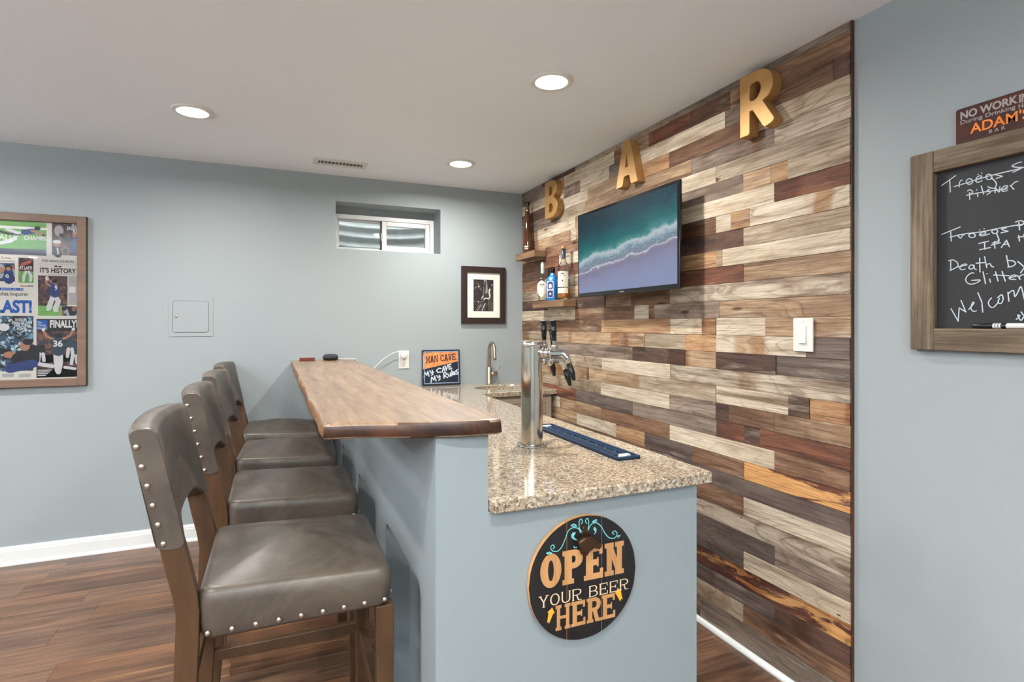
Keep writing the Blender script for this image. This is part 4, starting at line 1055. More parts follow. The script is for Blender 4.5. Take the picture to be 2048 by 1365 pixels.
# ceiling register
rg = empty('ceiling_vent', 'white ceiling air register with a row of short louvres', 'air vent', None, (.38, 3.7, CEIL))
FV = Frame((0, 0, -.0005), (1, 0, 0), (0, 1, 0), (0, 0, -1))
mb = MB()
for a in ((-.165, -.07, -.135, .07), (.135, -.07, .165, .07), (-.135, -.07, .135, -.032), (-.135, .032, .135, .07)): mb.fbox(FV, *a, 0, .005)
mb.build('flange', 'white', rg, .001, 1)
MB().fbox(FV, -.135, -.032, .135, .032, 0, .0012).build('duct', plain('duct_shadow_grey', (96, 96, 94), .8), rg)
for i in range(12): MB().prism([(-.1255 + i * .0222, -.0315), (-.1215 + i * .0222, -.0315), (-.1175 + i * .0222, .0315), (-.1215 + i * .0222, .0315)], FV, .0013, .0048).build('louvre', 'white', rg)

# outlet with a round charger
ol = empty('wall_outlet', 'white duplex outlet with the charger plugged in, between bar and tin sign', 'outlet', None, (.854, BACK, 1.046))
ko = lambda o: keep(o, ol)
FO = FR_B(BACK - .0005)
ko(MB().fbox(FO, .816, 1.046, .892, 1.175, 0, .006).build('cover_plate', 'white', None, .002))
for zc in (1.083, 1.138):
    r0 = ko(MB().prism(rrect(.836, zc - .02, .872, zc + .02, .012), FO, .006, .0085).build('receptacle', 'white', None, .001, 1))
    m = MB()
    m.fbox(FO, .8455, zc - .002, .8475, zc + .01, .0085, .0087); m.fbox(FO, .8605, zc - .002, .8625, zc + .01, .0085, .0087); m.prism(circ(.854, zc - .011, .003, .0035, 10), FO, .0085, .0087)
    ko(m.build('slots', 'black'))
ko(MB().lathe([(.001, .006), (.0025, .006), (.0025, .0075), (.001, .0078)], Frame((.854, BACK - .0005, 1.1105), (1, 0, 0), (0, 0, 1), (0, -1, 0)), 10).build('screw', 'steel'))
chg = empty('usb_charger', 'round white power adapter in the outlet with thin cord to the bar top', 'charger', None, (.85, BACK, 1.12))
keep(MB().lathe([(.001, .0092), (.021, .0092), (.0225, .012), (.0225, .032), (.019, .037), (.001, .038)], Frame((.85, BACK - .0005, 1.14), (1, 0, 0), (0, 0, 1), (0, -1, 0)), 28).build('adapter', 'white'), chg)
cpath = [(.836, BACK - .03, 1.158), (.826, BACK - .03, 1.166), (.80, BACK - .03, 1.168), (.76, BACK - .035, 1.155), (.70, BACK - .03, 1.115), (.64, BACK - .03, 1.06), (.59, BACK - .03, 1.03), (.548, BACK - .03, 1.06), (.522, BACK - .035, 1.115), (.495, BACK - .05, 1.1262), (.45, BACK - .045, 1.1262), (.41, BACK - .055, 1.1285), (.385, BACK - .07, 1.134)]
keep(MB().tube(smooth_line(cpath, 5), .0028, 8).build('cord', 'white'), chg)
sp = empty('smart_speaker', 'small round charcoal smart speaker at the far end of the bar top', 'speaker', None, (.34, 3.935, SZ1 + .0006))
MB().lathe([(.001, .0), (.040, .0), (.046, .003), (.049, .012)], UP, 36, caps=False).build('base', 'black', sp)
MB().lathe([(.049, .012), (.0505, .021), (.047, .032), (.036, .039), (.018, .042), (.001, .0425)], UP, 36).build('fabric_cover', 'speaker', sp)
rb = MB().box((.142, 3.9, SZ1 + .0006), (.238, 3.93, SZ1 + .022)).build('wooden_block', 'redbox', None, .002)
tag(rb, 'small reddish wooden block at the far end of the bar top', 'block')

# tin sign leaning on the wall behind the counter
ang = math.radians(5)
mcx0, mcx1, mch = .985, 1.275, .262
mc = empty('tin_sign', 'tin sign on the stone counter reading man cave, my cave my rules', 'sign', None, (mcx0, BACK - .03, GZ + .0015))
vv = Vector((0, math.sin(ang), math.cos(ang))); nn = Vector((0, -math.cos(ang), math.sin(ang)))
FM = Frame((0, 0, 0), (1, 0, 0), vv, nn); W_ = mcx1 - mcx0
MB().prism(rrect(0, 0, W_, mch, .008), FM, -.004, .006).build('plate', 'tin', mc, .0015, 1)
mb = MB()
for a in ((.012, .012, .017, mch - .012), (W_ - .017, .012, W_ - .012, mch - .012), (.017, .012, W_ - .017, .018), (.017, mch - .018, W_ - .017, mch - .012)): mb.fbox(FM, *a, .006, .0085)
mb.build('border', 'tinedge', mc, .001, 1)
# surveyed marks on its face: tile coordinates to sign coordinates
def sg(x, y):
    px, py = 780 + x / 13.65, 690 + y / 13.65
    X, Z = pY(px, py, BACK - .025); return X - mcx0, (Z - GZ - .0015) * .985
MB().prism([sg(905, 215), sg(900, 670), sg(1875, 440), sg(1850, 150)], FM, .006, .0066).build('orange_plate', 'rust', mc)
a0, a1 = sg(990, 495), sg(1800, 400)
b0 = sg(990, 310)
mb = MB(); slab_text(mb, 'MAN CAVE', FM, a0[0], a0[1], a1[0], b0[1], .0067, .0072, .26, .14, .05, 0, skew=a1[1] - a0[1])
mb.build('lettering', 'maroon', mc)
mb = MB()
for pl in ([(930, 900), (945, 745), (1000, 830), (1030, 720), (1060, 855)], [(1085, 700), (1120, 770), (1185, 740)], [(1150, 690), (1165, 800), (1130, 830)], [(1390, 640), (1330, 635), (1265, 700), (1300, 750), (1385, 740)], [(1425, 735), (1460, 590), (1490, 720)],
           [(1500, 560), (1535, 690), (1575, 545)], [(1665, 520), (1600, 545), (1615, 665), (1685, 635)], [(1605, 605), (1660, 590)], [(1110, 1030), (1130, 880), (1190, 960), (1210, 850), (1250, 985)], [(1275, 840), (1300, 890), (1365, 860)], [(1340, 830), (1360, 930), (1325, 965)],
           [(1465, 915), (1460, 760)], [(1455, 770), (1520, 750), (1540, 800), (1470, 850), (1565, 890)], [(1575, 790), (1600, 860), (1640, 840), (1645, 760), (1660, 850)], [(1680, 690), (1690, 830)], [(1710, 790), (1770, 760), (1745, 730), (1710, 770), (1735, 815), (1790, 790)], [(1840, 670), (1790, 710), (1860, 770), (1850, 795), (1800, 795)]):
    stroke(mb, [sg(*p) for p in pl], FM, .0085, .006, .0068, 0, sm=len(pl) > 5)
mb.build('handwriting', 'chalk', mc)
mb = MB()
for p in ((925, 250), (945, 630), (1825, 170), (1850, 400)): mb.prism(circ(*sg(*p), .0035, .0035, 10), FM, .0066, .008)
mb.build('rivets', 'bronze', mc)

# ------------------------------------------------------------------ on the boarded wall
# television
TX, ty0, ty1, tz0, tz1 = WOOD - .125, 2.0, 2.915, 1.526, 2.022
tv = empty('television', 'wall-mounted black television showing an aerial beach and teal sea', 'television', None, (WOOD, (ty0 + ty1) / 2, tz0))
kt = lambda o: keep(o, tv)
FT = FR_R(TX)
kt(MB().prism(rrect(-ty1, tz0, -ty0, tz1, .006), FT, -.014, 0).build('casing', 'gloss', None, .003))
kt(MB().prism(rrect(-ty1 + .12, tz0 + .06, -ty0 - .12, tz1 - .1, .02), FT, -.05, -.0145).build('rear_housing', 'black', None, .004))
kt(MB().fbox(FT, -2.62, 1.66, -2.3, 1.88, -(WOOD - TX) + .004, -.0505).build('wall_bracket', 'black'))
s0 = MB().box((0, 0, 0), (1, 1, .0008)).build('screen', 'screen')
bz = .016
R_ = Matrix(((0, 0, -1, TX - .0002), (-(ty1 - ty0 - 2 * bz), 0, 0, ty1 - bz), (0, tz1 - tz0 - 2 * bz - .008, 0, tz0 + bz + .008), (0, 0, 0, 1)))
s0.data.transform(Matrix.Identity(4)); s0.matrix_world = R_
s0.parent = tv; s0.matrix_parent_inverse = Matrix.Translation(tv.location).inverted()
kt(text(MB(), 'SAMSUNG', FT, -2.475, tz0 + .008, -2.435, tz0 + .0145, .0004, .02).build('maker_mark', 'silver'))

# metal letters B A R
LD = .048
def letter(ch, x0, x1, z0, z1, fn, label):
    e = empty('wall_letter', label, 'letter', 'gold metal letters', (WOOD, -(x0 + x1) / 2, z0))
    FL = FR_R(WOOD - .0035)
    Wd, Hd = x1 - x0, z1 - z0
    bm = bmesh.new()
    loops = fn()
    es = []
    for lp in loops:
        vs = [bm.verts.new(FL.p(x0 + Wd * a, z0 + Hd * b, LD)) for a, b in lp]
        es += [bm.edges.new((vs[i], vs[(i + 1) % len(vs)])) for i in range(len(vs))]
    bmesh.ops.triangle_fill(bm, use_beauty=True, edges=es)
    bmesh.ops.dissolve_limit(bm, angle_limit=.01, verts=bm.verts, edges=bm.edges)
    r = bmesh.ops.extrude_face_region(bm, geom=bm.faces[:])
    for v in r['geom']:
        if isinstance(v, bmesh.types.BMVert): v.co.x += LD
    bmesh.ops.recalc_face_normals(bm, faces=bm.faces)
    front = [ed_ for ed_ in bm.edges if all(abs(v.co.x - (WOOD - .0035 - LD)) < 1e-5 for v in ed_.verts) and len(ed_.link_faces) == 2 and ed_.calc_face_angle(0) > 1]
    bmesh.ops.bevel(bm, geom=front, offset=.003, segments=2, affect='EDGES', profile=.5, clamp_overlap=True)
    me = bpy.data.meshes.new('letter_shell'); bm.to_mesh(me); bm.free(); me.materials.append(M['brass'])
    keep(link('letter_shell', me), e); return e
def rnd(poly, r=.06, n=4):
    res = []
    for i, p in enumerate(poly):
        P_ = Vector(p[:2]); a = Vector(poly[i - 1][:2]); b = Vector(poly[(i + 1) % len(poly)][:2])
        rr = p[2] if len(p) > 2 else r
        d1, d2 = a - P_, b - P_; l = min(rr, d1.length * .48, d2.length * .48)
        e0, e1 = P_ + d1.normalized() * l, P_ + d2.normalized() * l
        for t in range(n + 1):
            k_ = t / n; v = e0 * (1 - k_) ** 2 + P_ * 2 * k_ * (1 - k_) + e1 * k_ * k_; res.append((v.x, v.y))
    return res
def gB():
    o = [(0, 0), (.5, 0)] + circ(.5, .265, .5, .265, 10, -80, 62) + circ(.46, .755, .46, .245, 10, -58, 80) + [(.46, 1), (0, 1)]
    return [o, rnd([(.3, .14), (.55, .14), (.66, .26), (.55, .38), (.3, .38)], .06), rnd([(.3, .6), (.52, .6), (.62, .72), (.52, .83), (.3, .83)], .06)]
def gA():
    return [rnd([(0, 0, .03), (.3, 0, .05), (.38, .21, .03), (.62, .21, .03), (.70, 0, .05), (1, 0, .03), (.68, .93, .08), (.62, 1, .05), (.38, 1, .05), (.32, .93, .08)]), rnd([(.43, .40), (.57, .40), (.5, .70)], .02)]
def gR():
    o = [(0, 0), (.26, 0), (.3, .03), (.3, .38), (.38, .38), (.68, .06), (.74, .03), (.93, .06), (1, .1), (.99, .14), (.68, .47)] + circ(.5, .71, .46, .29, 12, -42, 84) + [(.5, 1), (0, 1)]
    return [o, rnd([(.3, .54), (.5, .54), (.64, .68), (.56, .82), (.3, .82)], .07)]
LX = WOOD - .05
def lbox(xl, xr, yt, yb):
    Ya, _ = pX(xl, 300, LX); Yb, _ = pX(xr, 300, LX)
    return -Ya, -Yb
bx = lbox(1090, 1115, 0, 0); letter('B', bx[0], bx[1], 2.105, 2.363, gB, 'gold metal letter B high on the boards, farthest of the three')
bx = lbox(1232.5, 1275.5, 0, 0); letter('A', bx[0], bx[1], 2.12, 2.365, gA, 'gold metal letter A above the television, middle of the three')
bx = lbox(1480, 1549, 0, 0); letter('R', bx[0], bx[1], 2.125, 2.37, gR, 'gold metal letter R high on the boards, nearest of the three')

# shelves
def shelf(y0, y1, z0, z1, label):
    e = empty('wall_shelf', label, 'shelf', 'small wooden wall shelves', (WOOD - .004, (y0 + y1) / 2, z0))
    keep(MB().box((WOOD - .1, y0, z0), (WOOD - .004, y1, z1)).build('shelf_board', 'shelfw', None, .0015, 1), e)
shelf(3.585, 3.915, 1.853, 1.9, 'upper small wooden shelf in the corner under the tall amber bottle')
shelf(3.145, 3.61, 1.482, 1.527, 'lower small wooden shelf holding three bottles beside the television')
def Bfr(x, y, z, face): # local frame for a bottle; label faces the room
    return Frame((0, 0, 0), (1, 0, 0), (0, 1, 0), (0, 0, 1))
def label_band(mb, R, a0, a1, z0, z1, n=14, mi=0, oval=False):
    rings = []
    k_ = 9
    for j in range(k_):
        t = j / (k_ - 1); zz = z0 + (z1 - z0) * t
        wgt = math.sqrt(max(0.0025, 1 - (2 * t - 1) ** 2)) if oval else 1
        rr = R(zz) if callable(R) else R
        rings.append([(rr * math.cos(math.radians(a_)), rr * math.sin(math.radians(a_)), zz) for a_ in [((a0 + a1) / 2 + (i / (n - 1) - .5) * (a1 - a0) * wgt) for i in range(n)]])
    mb.loft(rings, False, True, mi, closed=False); return mb
FACE = 232    # compass direction (degrees) the labels look: out into the room and towards the bar's open end
# tall amber bottle
zt = 1.9006
b1 = empty('liquor_bottle', 'tall slender amber bottle with black stopper on the upper corner shelf', 'bottle', 'bottles on the wall shelves', (WOOD - .052, 3.80, zt))
MB().lathe([(.001, 0), (.036, 0), (.0385, .006), (.038, .05), (.034, .14), (.025, .235), (.017, .31), (.014, .35), (.0155, .353), (.0155, .36), (.013, .362)], UP, 32).build('glass', 'amber', b1)
MB().lathe([(.001, .362), (.017, .362), (.0185, .366), (.0185, .384), (.016, .388), (.001, .388)], UP, 28).build('stopper', 'gloss', b1)
t_ = MB(); fr_ = Frame((.0394 * math.cos(math.radians(FACE)), .0394 * math.sin(math.radians(FACE)), 0), (-math.sin(math.radians(FACE)), math.cos(math.radians(FACE)), 0), (0, 0, 1), (math.cos(math.radians(FACE)), math.sin(math.radians(FACE)), 0))
[t_.fbox(fr_, a, b, a + .005, b + h_, -.0008, 0) for a, b, h_ in ((-.013, .042, .012), (-.005, .042, .01), (.003, .042, .012), (.010, .044, .009), (-.012, .028, .009), (-.003, .027, .01), (.006, .028, .009))]; t_.build('gilt_lettering', 'label', b1)
zt = 1.5276
# clear bottle with round label
b2 = empty('liquor_bottle', 'clear bottle with round cream label, leftmost of three on the lower shelf', 'bottle', 'bottles on the wall shelves', (WOOD - .055, 3.535, zt))
prof2 = [(.001, 0), (.029, 0), (.031, .004), (.031, .03), (.037, .06), (.041, .09), (.041, .12), (.036, .15), (.024, .175), (.014, .19), (.0125, .2)]
MB().lathe(prof2 + [(.0125, .268), (.0145, .27), (.0145, .28), (.001, .281)], UP, 32).build('glass', 'clear', b2)
MB().lathe([(.0132, .2), (.0135, .235), (.0135, .272), (.001, .2825)], UP, 24, caps=False).build('foil', 'greenfoil', b2)
Rz = lambda zz: next((r0 + (r1 - r0) * (zz - z0) / (z1 - z0) for (r0, z0), (r1, z1) in zip(prof2, prof2[1:]) if z0 <= zz <= z1 and z1 > z0), .03) + .0006
lb = label_band(MB(), Rz, FACE - 62, FACE + 62, .028, .148, oval=True).build('label', 'label', b2)
t_ = MB()
fr_ = Frame((.0422 * math.cos(math.radians(FACE)), .0422 * math.sin(math.radians(FACE)), 0), (-math.sin(math.radians(FACE)), math.cos(math.radians(FACE)), 0), (0, 0, 1), (math.cos(math.radians(FACE)), math.sin(math.radians(FACE)), 0))
text(t_, 'GANG', fr_, -.02, .112, .02, .126, .0, .03); text(t_, 'VODKA', fr_, -.012, .098, .012, .105, .0, .01); t_.build('label_print', 'ink', lb)
# blue square bottle
b3 = empty('liquor_bottle', 'square-shouldered sapphire blue bottle, middle of three on the lower shelf', 'bottle', 'bottles on the wall shelves', (WOOD - .055, 3.38, zt))
b3.rotation_euler = (0, 0, math.radians(36))
MB().lathe([(.001, 0), (.033, 0), (.036, .004), (.036, .14), (.033, .152), (.018, .172), (.0135, .18), (.0135, .19)], UP, 40, sq=5).build('glass', 'blueglass', b3)
MB().lathe([(.001, .19), (.0165, .19), (.0165, .228), (.014, .231), (.001, .231)], UP, 24).build('cap', 'gloss', b3)
fr_ = Frame((-.0364, 0, 0), (0, -1, 0), (0, 0, 1), (-1, 0, 0))
lb = MB().prism(rrect(-.024, .018, .024, .132, .01), fr_, 0, .0005).build('label', 'lav', b3)
MB().prism(rrect(-.020, .022, .020, .068, .003), fr_, .0006, .001).prism(rrect(-.020, .076, .020, .128, .012), fr_, .0006, .001).build('label_panel', 'navylab', lb)
MB().prism(circ(0, .098, .012, .016, 18), fr_, .0011, .0014).prism(circ(0, .045, .0075, .008, 14), fr_, .0011, .0014).build('label_medallion', 'lav', lb)
# tall clear bottle of rum
b4 = empty('liquor_bottle', 'tall clear bottle of amber liquor with cork top, nearest the television', 'bottle', 'bottles on the wall shelves', (WOOD - .055, 3.225, zt))
MB().lathe([(.001, 0), (.037, 0), (.0405, .005), (.0405, .2), (.037, .222), (.022, .245), (.0145, .258), (.0135, .27), (.0135, .325), (.015, .327), (.015, .335), (.001, .336)], UP, 36).build('glass', 'clear', b4)
MB().lathe([(.001, .012), (.036, .012), (.038, .016), (.038, .066), (.001, .067)], UP, 32).build('liquor', 'amberliq', b4)
MB().lathe([(.0143, .272), (.0143, .33), (.001, .3365)], UP, 24, caps=False).build('neck_band', plain('dark_neck_foil', (40, 62, 84), .4), b4)
MB().lathe([(.001, .336), (.0155, .336), (.0165, .339), (.0165, .352), (.001, .353)], UP, 24).build('cork_stopper', 'cork', b4)
lb = label_band(label_band(MB(), .0411, FACE - 55, FACE + 55, .083, .185), .0411, FACE - 55, FACE + 55, .042, .077).build('label', 'label', b4)
fr_ = Frame((.0418 * math.cos(math.radians(FACE)), .0418 * math.sin(math.radians(FACE)), 0), (-math.sin(math.radians(FACE)), math.cos(math.radians(FACE)), 0), (0, 0, 1), (math.cos(math.radians(FACE)), math.sin(math.radians(FACE)), 0))
m = MB(); m.fbox(fr_, -.011, .168, .011, .174, 0, .0003); m.fbox(fr_, -.022, .157, -.004, .1595, 0, .0003); m.fbox(fr_, .0, .157, .022, .1595, 0, .0003); m.prism([(-.006, .118), (.006, .118), (0, .132)], fr_, 0, .0003); m.fbox(fr_, -.012, .1, .012, .1015, 0, .0003)
m.build('label_print', 'ink', lb)

# rocker switch
sw = empty('light_switch', 'white rocker light switch on the reclaimed boards', 'light switch', None, (WOOD - .004, 1.459, 1.265))
FS = FR_R(WOOD - .0035)
ksw = lambda o: keep(o, sw)
ksw(MB().fbox(FS, -1.502, 1.264, -1.419, 1.388, 0, .0065).build('cover_plate', 'white', None, .002))
ksw(MB().fbox(FS, -1.478, 1.292, -1.443, 1.36, .0066, .0075).build('rocker_frame', 'white', None, .0005, 1))
fsr = Frame((WOOD - .0035, 0, 0), (0, -1, 0), (0, 0, 1), (-1, 0, 0))
mb = MB(); mb.add([fsr.p(x, z, d) for x, z, d in ((-1.475, 1.295, .0076), (-1.446, 1.295, .0076), (-1.446, 1.357, .0076), (-1.475, 1.357, .0076), (-1.475, 1.295, .0125), (-1.446, 1.295, .0125), (-1.446, 1.326, .0095), (-1.475, 1.326, .0095), (-1.446, 1.357, .0100), (-1.475, 1.357, .0100))],
               [(0, 1, 5, 4), (4, 5, 6, 7), (7, 6, 8, 9), (9, 8, 2, 3), (0, 4, 7, 9, 3), (1, 2, 8, 6, 5), (0, 3, 2, 1)])
ksw(mb.build('rocker', 'white'))
for z in (1.277, 1.375): ksw(MB().lathe([(.001, .0066), (.0028, .0066), (.0026, .0076), (.001, .0078)], Frame((WOOD - .0035, 1.4605, z), (0, -1, 0), (0, 0, 1), (-1, 0, 0)), 12).build('screw', 'offw'))

# ------------------------------------------------------------------ chalkboard on the right-hand wall
CBX = WALLR - .0005
cy0, cy1, cz0, cz1, cw = 1.082, .40, 1.288, 1.877, .064
cbd = empty('chalkboard', 'black chalkboard with handwritten beer list in a grey-brown wood frame', 'chalkboard', None, (WALLR, (cy0 + cy1) / 2, cz0))
kc = lambda o: keep(o, cbd)
FC = FR_R(CBX)
kc(MB().fbox(FC, -cy0, cz0, -cy0 + cw, cz1, 0, .027).build('frame_stile', 'cbframev', None, .0025))
kc(MB().fbox(FC, -cy1 - cw, cz0, -cy1, cz1, 0, .027).build('frame_stile', 'cbframev', None, .0025))
kc(MB().fbox(FC, -cy0 + cw, cz1 - cw, -cy1 - cw, cz1, 0, .0255).build('frame_rail', 'cbframe', None, .0025))
kc(MB().fbox(FC, -cy0 + cw, cz0, -cy1 - cw, cz0 + cw, 0, .0255).build('frame_rail', 'cbframe', None, .0025))
kc(MB().fbox(FC, -cy0 + cw, cz0 + cw, -cy1 - cw, cz1 - cw, .001, .008).build('slate', 'slate'))
BXP = CBX - .0085
TA = [[(180, 540), (390, 390)], [(300, 450), (308, 640)], [(365, 558), (560, 500), (900, 395), (1300, 300), (1426, 265)], [(445, 560), (450, 500), (470, 465), (490, 460)], circ(600, 480, 48, 42, 12) + [(648, 480)],
      [(700, 450), (760, 430), (785, 400), (750, 395), (705, 430), (700, 480), (740, 490), (790, 465)], [(728, 374), (734, 370)], [(783, 354), (788, 350)], circ(895, 410, 45, 40, 12) + [(940, 410)], [(930, 420), (1000, 490), (1005, 550), (960, 585), (880, 560)],
      [(985, 375), (1100, 400), (1005, 435)], [(1390, 185), (1340, 195), (1245, 245), (1320, 265), (1400, 270), (1260, 340)], [(605, 750), (600, 650)], [(570, 625), (610, 605), (650, 640), (600, 680)], [(709, 607), (712, 607)], [(722, 655), (728, 710)],
      [(780, 550), (815, 670)], [(900, 600), (870, 620), (920, 640), (865, 680)], [(990, 650), (995, 580), (1050, 640), (1060, 560)], [(1090, 610), (1180, 560), (1140, 545), (1090, 590), (1110, 630), (1180, 615)], [(1220, 540), (1275, 600)], [(1235, 545), (1290, 490), (1335, 478)], [(555, 690), (750, 650), (1000, 615), (1180, 590)],
      [(180, 1283), (460, 1170)], [(315, 1245), (325, 1385)], [(305, 1325), (500, 1280), (800, 1240), (1100, 1180), (1426, 1125), (1560, 1100)], [(430, 1310), (470, 1340), (500, 1290), (520, 1290)], circ(640, 1300, 50, 30, 12) + [(690, 1300)],
      [(750, 1285), (840, 1275), (830, 1245), (770, 1260), (755, 1295), (800, 1305), (905, 1275)], [(753, 1216), (758, 1214)], [(820, 1198), (825, 1196)], circ(985, 1240, 45, 30, 12) + [(1030, 1240)], [(1010, 1265), (1050, 1365), (1030, 1400), (980, 1390)],
      [(1160, 1185), (1090, 1200), (1130, 1225), (1185, 1235), (1080, 1260)], [(1350, 1100), (1362, 1215)], [(1300, 1095), (1370, 1075), (1426, 1095), (1400, 1140), (1330, 1150)], [(1350, 1300), (1360, 1385)], [(1335, 1330), (1426, 1310)], [(1426, 1280), (1440, 1370)]]
TB = [[(668, 50), (800, 18)], [(745, 40), (750, 130)], [(680, 135), (825, 105)], [(875, 50), (890, 115)], [(850, 45), (940, 25), (930, 5)], [(835, 75), (960, 40)], [(975, 105), (1045, 5), (1085, 95)], [(1000, 65), (1070, 55)],
      [(255, 285), (320, 275), (380, 320), (370, 370), (275, 420)], [(285, 285), (285, 410)], [(385, 370), (500, 345), (480, 330), (430, 350), (410, 390), (440, 408), (480, 400)], [(605, 350), (560, 345), (530, 380), (560, 400), (595, 380), (600, 345), (610, 395), (635, 405)],
      [(680, 250), (685, 440)], [(630, 320), (745, 310)], [(745, 230), (775, 380)], [(765, 345), (815, 325), (840, 360), (868, 370)], [(1045, 215), (1075, 370)], [(1070, 280), (1140, 290), (1170, 325), (1130, 360), (1065, 372)], [(1200, 295), (1283, 365)], [(1320, 270), (1290, 380), (1240, 450)],
      [(600, 455), (560, 455), (500, 510), (495, 570), (550, 605), (630, 590), (685, 550), (570, 555)], [(725, 435), (760, 600)], [(777, 462), (781, 462)], [(815, 535), (828, 580)], [(895, 435), (932, 565)], [(985, 430), (1030, 565)], [(870, 480), (1080, 490)],
      [(1080, 520), (1180, 495), (1150, 480), (1100, 500), (1090, 535), (1170, 540)], [(1200, 490), (1230, 540)], [(1215, 510), (1250, 480), (1300, 470)], [(288, 940), (385, 1110), (400, 930), (490, 985), (425, 828)], [(530, 950), (600, 870), (585, 855), (560, 930), (590, 975), (635, 970)],
      [(655, 722), (710, 850), (722, 988)], [(840, 795), (800, 850), (820, 910), (870, 920), (935, 850)], [(925, 790), (980, 750), (1000, 810), (970, 870), (930, 850), (950, 800)], [(1065, 715), (1080, 840)], [(1075, 730), (1140, 690), (1160, 775), (1200, 720), (1245, 640), (1290, 810)], [(1330, 740), (1400, 690), (1370, 660), (1330, 720), (1360, 790), (1430, 750)],
      [(1180, 1085), (1230, 1040), (1200, 1030), (1240, 1100), (1283, 1050)], [(1245, 985), (1275, 1030)]]
mb = MB()
for tile, oxy, sc_ in ((TA, (1860, 300), 7.585), (TB, (1860, 480), 6.824)):
    for pl in tile:
        pts = []
        for x, y_ in pl:
            Y_, Z_ = pX(oxy[0] + x / sc_, oxy[1] + y_ / sc_, BXP); pts.append((-Y_, Z_))
        stroke(mb, pts, FC, .0028, .0081, .0087, 0, sm=len(pl) > 3 and pl[0] != (288, 940))
kc(mb.build('handwriting', 'chalk'))
# small sign standing on the chalkboard frame
wsn = empty('bar_sign', 'small dark red wooden sign standing on top of the chalkboard frame', 'sign', None, (WALLR - .012, .70, cz1 + .0005))
FW = FR_R(WALLR - .004)
ky = lambda o: keep(o, wsn)
sy0, sy1, sz0, sz1 = .966, .43, cz1 + .0008, 1.98
ky(MB().prism(rrect(-sy0, sz0, -sy1, sz1, .006), FW, 0, .009).build('board', 'signred', None, .001, 1))
def wt(name, s_, x0, y0, x1, y1, mat, bold):    # survey of the left and right end of a word on the sign
    X_ = WALLR - .0135
    Ya, za = pX(x0, y0[0], X_); _, zb = pX(x0, y0[1], X_); Yb, zc = pX(x1, y1, X_)
    m = MB(); text(m, s_, FW, -Ya, zb, -Yb, za, .0095, bold); ky(m.build(name, mat))
T8 = lambda x, y_: (1880 + x / 9.1, 160 + y_ / 9.1)
def wline(s_, xa, ya_t, ya_b, xb, mat, bold):
    x0, yt = T8(xa, ya_t); _, yb = T8(xa, ya_b); x1, _ = T8(xb, 0)
    wt('lettering', s_, x0, (yt, yb), x1, yt, mat, bold)
wline('NO WORK', 372, 590, 730, 1420, 'silver', .035); wline('ING', 1440, 265, 425, 1760, 'silver', .035)
wline('During Drinking', 372, 745, 840, 1375, 'silver', .015); wline('Hours', 1430, 440, 530, 1760, 'silver', .015)
wline("ADAM'S", 550, 800, 985, 1640, 'orange', .016); wline('B A R', 890, 912, 975, 1190, 'silver', .01)
# marker on the lower rail
mk = empty('chalk_marker', 'black and white chalk marker lying on the lower rail of the chalkboard', 'marker', None, (WALLR - .02, .85, cz0 + cw))
mz = cz0 + cw + .0078; mx_ = WALLR - .0175
MB_ = lambda path, r, nme, mt_: keep(MB().tube(path, r, 18).build(nme, mt_), mk)
MB_([(mx_, .922, mz), (mx_, .918, mz), (mx_, .842, mz)], [.005, .0072, .0072], 'barrel', 'black')
MB_([(mx_, .842, mz), (mx_, .838, mz), (mx_, .80, mz), (mx_, .795, mz)], [.0075, .0076, .0074, .006], 'cap', 'white')
m = MB()
for a in (.872, .8655, .859): m.tube([(mx_, a, mz), (mx_, a - .005, mz)], .0074, 18)
keep(m.build('grip_bands', 'offw'), mk)

# ------------------------------------------------------------------ round bottle-opener sign on the bar's end
rs = empty('bottle_opener_sign', 'round wooden sign reading open your beer here on the bar end', 'sign', None, (.783, EY, .497))
SCX, SCZ, SR = .783, .666, .169
FY = FR_B(EY - .0035)
kr = lambda o: keep(o, rs)
cuts = [-SR, pY(1020 + 522 / 4.552, 1150, EY - .02)[0] - SCX, pY(1020 + 838 / 4.552, 1150, EY - .02)[0] - SCX, SR]
for i in range(3):
    a, b = cuts[i] + (.0008 if i else 0), cuts[i + 1] - (.0008 if i < 2 else 0)
    ta = [a + (b - a) * j / 24 for j in range(25)]
    up_ = [(SCX + x, SCZ + math.sqrt(max(0, SR * SR - x * x))) for x in ta]; dn = [(SCX + x, SCZ - math.sqrt(max(0, SR * SR - x * x))) for x in reversed(ta)]
    pts = up_ + dn
    pts = [p for j, p in enumerate(pts) if j == 0 or (abs(p[0] - pts[j - 1][0]) + abs(p[1] - pts[j - 1][1])) > 1e-5]
    kr(MB().prism(pts, FY, 0, .0135, mi=0, mside=1).build('board', ['signblack', 'signtan']))
def rp(x, y_):
    return pY(1020 + x / 4.552, 1000 + y_ / 4.552, EY - .0175)
x0, zt0 = rp(275, 515); _, zb0 = rp(275, 845); x1, _ = rp(1035, 0)
_, zt1 = rp(1000, 365); _, zb1 = rp(1000, 680)
mb = MB(); slab_text(mb, 'OPEN', FY, x0, (zb0 + zb1) / 2 + .004, x1, (zt0 + zt1) / 2 - .001, .0136, .0142, .36, .15, .05)
kr(mb.build('lettering', 'signtan'))
x0, _ = rp(262, 0); x1, _ = rp(1075, 0); _, za = rp(300, 985); _, zb = rp(300, 878)
mb = MB(); slab_text(mb, 'YOUR BEER', FY, x0, za, x1, zb, .0136, .0142, .14, .05, .16)
kr(mb.build('lettering', 'signcream'))
x0, _ = rp(415, 0); x1, _ = rp(960, 0); _, za = rp(430, 1195); _, zb = rp(430, 965)
mb = MB(); slab_text(mb, 'HERE', FY, x0, za, x1, zb, .0136, .0142, .3, .13, .06)
kr(mb.build('lettering', 'signtan'))
mb = MB()
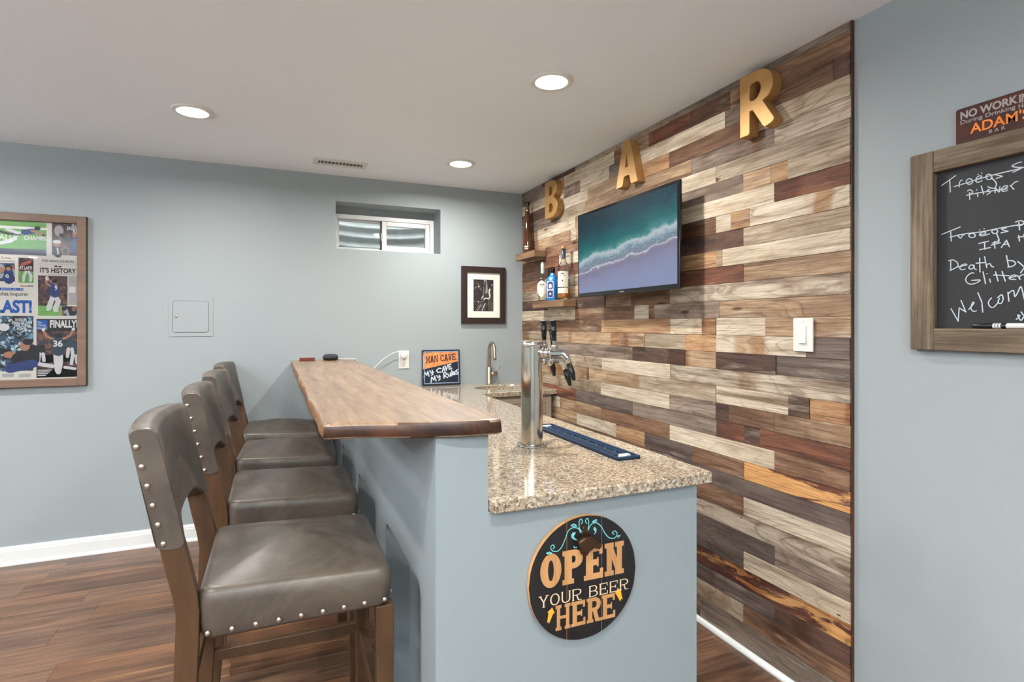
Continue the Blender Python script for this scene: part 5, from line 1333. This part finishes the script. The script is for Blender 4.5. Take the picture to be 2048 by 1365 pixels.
for pts in ([(338, 1125), (352, 1030), (340, 1028), (385, 985), (408, 1035), (395, 1035), (355, 1130), (348, 1112)], [(955, 850), (985, 812), (1018, 825), (1008, 830), (1025, 910), (1012, 902), (1003, 928), (968, 862)]): mb.prism([rp(*p) for p in pts], FY, .0136, .0142)
kr(mb.build('arrows', 'signgold'))
mb = MB()
for pl in ([(640, 300), (625, 265), (575, 255), (530, 285), (505, 350), (470, 430), (430, 470), (385, 465), (370, 430), (390, 412), (405, 430), (392, 444)], [(712, 275), (740, 225), (785, 210), (830, 245), (860, 300), (900, 345), (950, 350), (975, 310), (955, 285), (930, 300), (945, 315)],
           [(660, 300), (630, 260), (630, 200), (645, 175), (660, 200), (648, 220)], [(700, 300), (715, 240), (715, 190), (700, 170), (685, 195), (698, 215)], [(555, 235), (580, 222), (605, 240), (560, 238)], [(750, 200), (785, 182), (785, 195), (755, 205)], [(330, 490), (355, 478), (380, 490), (340, 492)], [(965, 335), (1000, 325), (980, 345)], [(580, 425), (590, 438), (608, 432)]):
    stroke(mb, [rp(*p) for p in pl], FY, .0026, .0136, .0142)
mb.prism([rp(*p) for p in ((600, 300), (575, 296), (556, 322), (562, 352), (590, 368), (625, 370), (590, 352), (580, 335))], FY, .0136, .0142)
mb.prism([rp(*p) for p in ((772, 248), (788, 268), (784, 300), (764, 318), (776, 290), (762, 278), (760, 258))], FY, .0136, .0142)
kr(mb.build('scrollwork', 'tealink'))
op = kr(MB().prism([rp(*p) for p in ((660, 260), (672, 238), (692, 238), (705, 262), (705, 300), (728, 420), (725, 470), (700, 512), (668, 516), (640, 490), (630, 440), (655, 300))], FY, .0137, .0165).build('opener_plate', 'bronze', None, .0008, 1))
FYc = Frame((0, EY - .0035, 0), (1, 0, 0), (0, 0, 1), (0, -1, 0))
h0 = [rp(*p) for p in ((660, 318), (720, 308), (770, 345), (808, 388), (790, 410), (735, 402), (690, 435), (640, 438), (612, 410), (592, 372), (630, 335))]
rings = [[FYc.p(SCX + (x - SCX) * k_ + o_, z + dz, d) for x, z in h0] for k_, o_, dz, d in ((1, 0, 0, .017), (1, 0, 0, .028), (.97, -.001, -.002, .034), (.93, -.001, -.004, .036))]
keep(MB().loft(rings, True, True).build('opener_hood', 'bronze'), rs)
m = MB()
for p in ((682, 258), (682, 490)): m.prism(circ(*rp(*p), .0035, .0035, 12), FY, .0165, .0185)
kr(m.build('screws', 'bronze'))
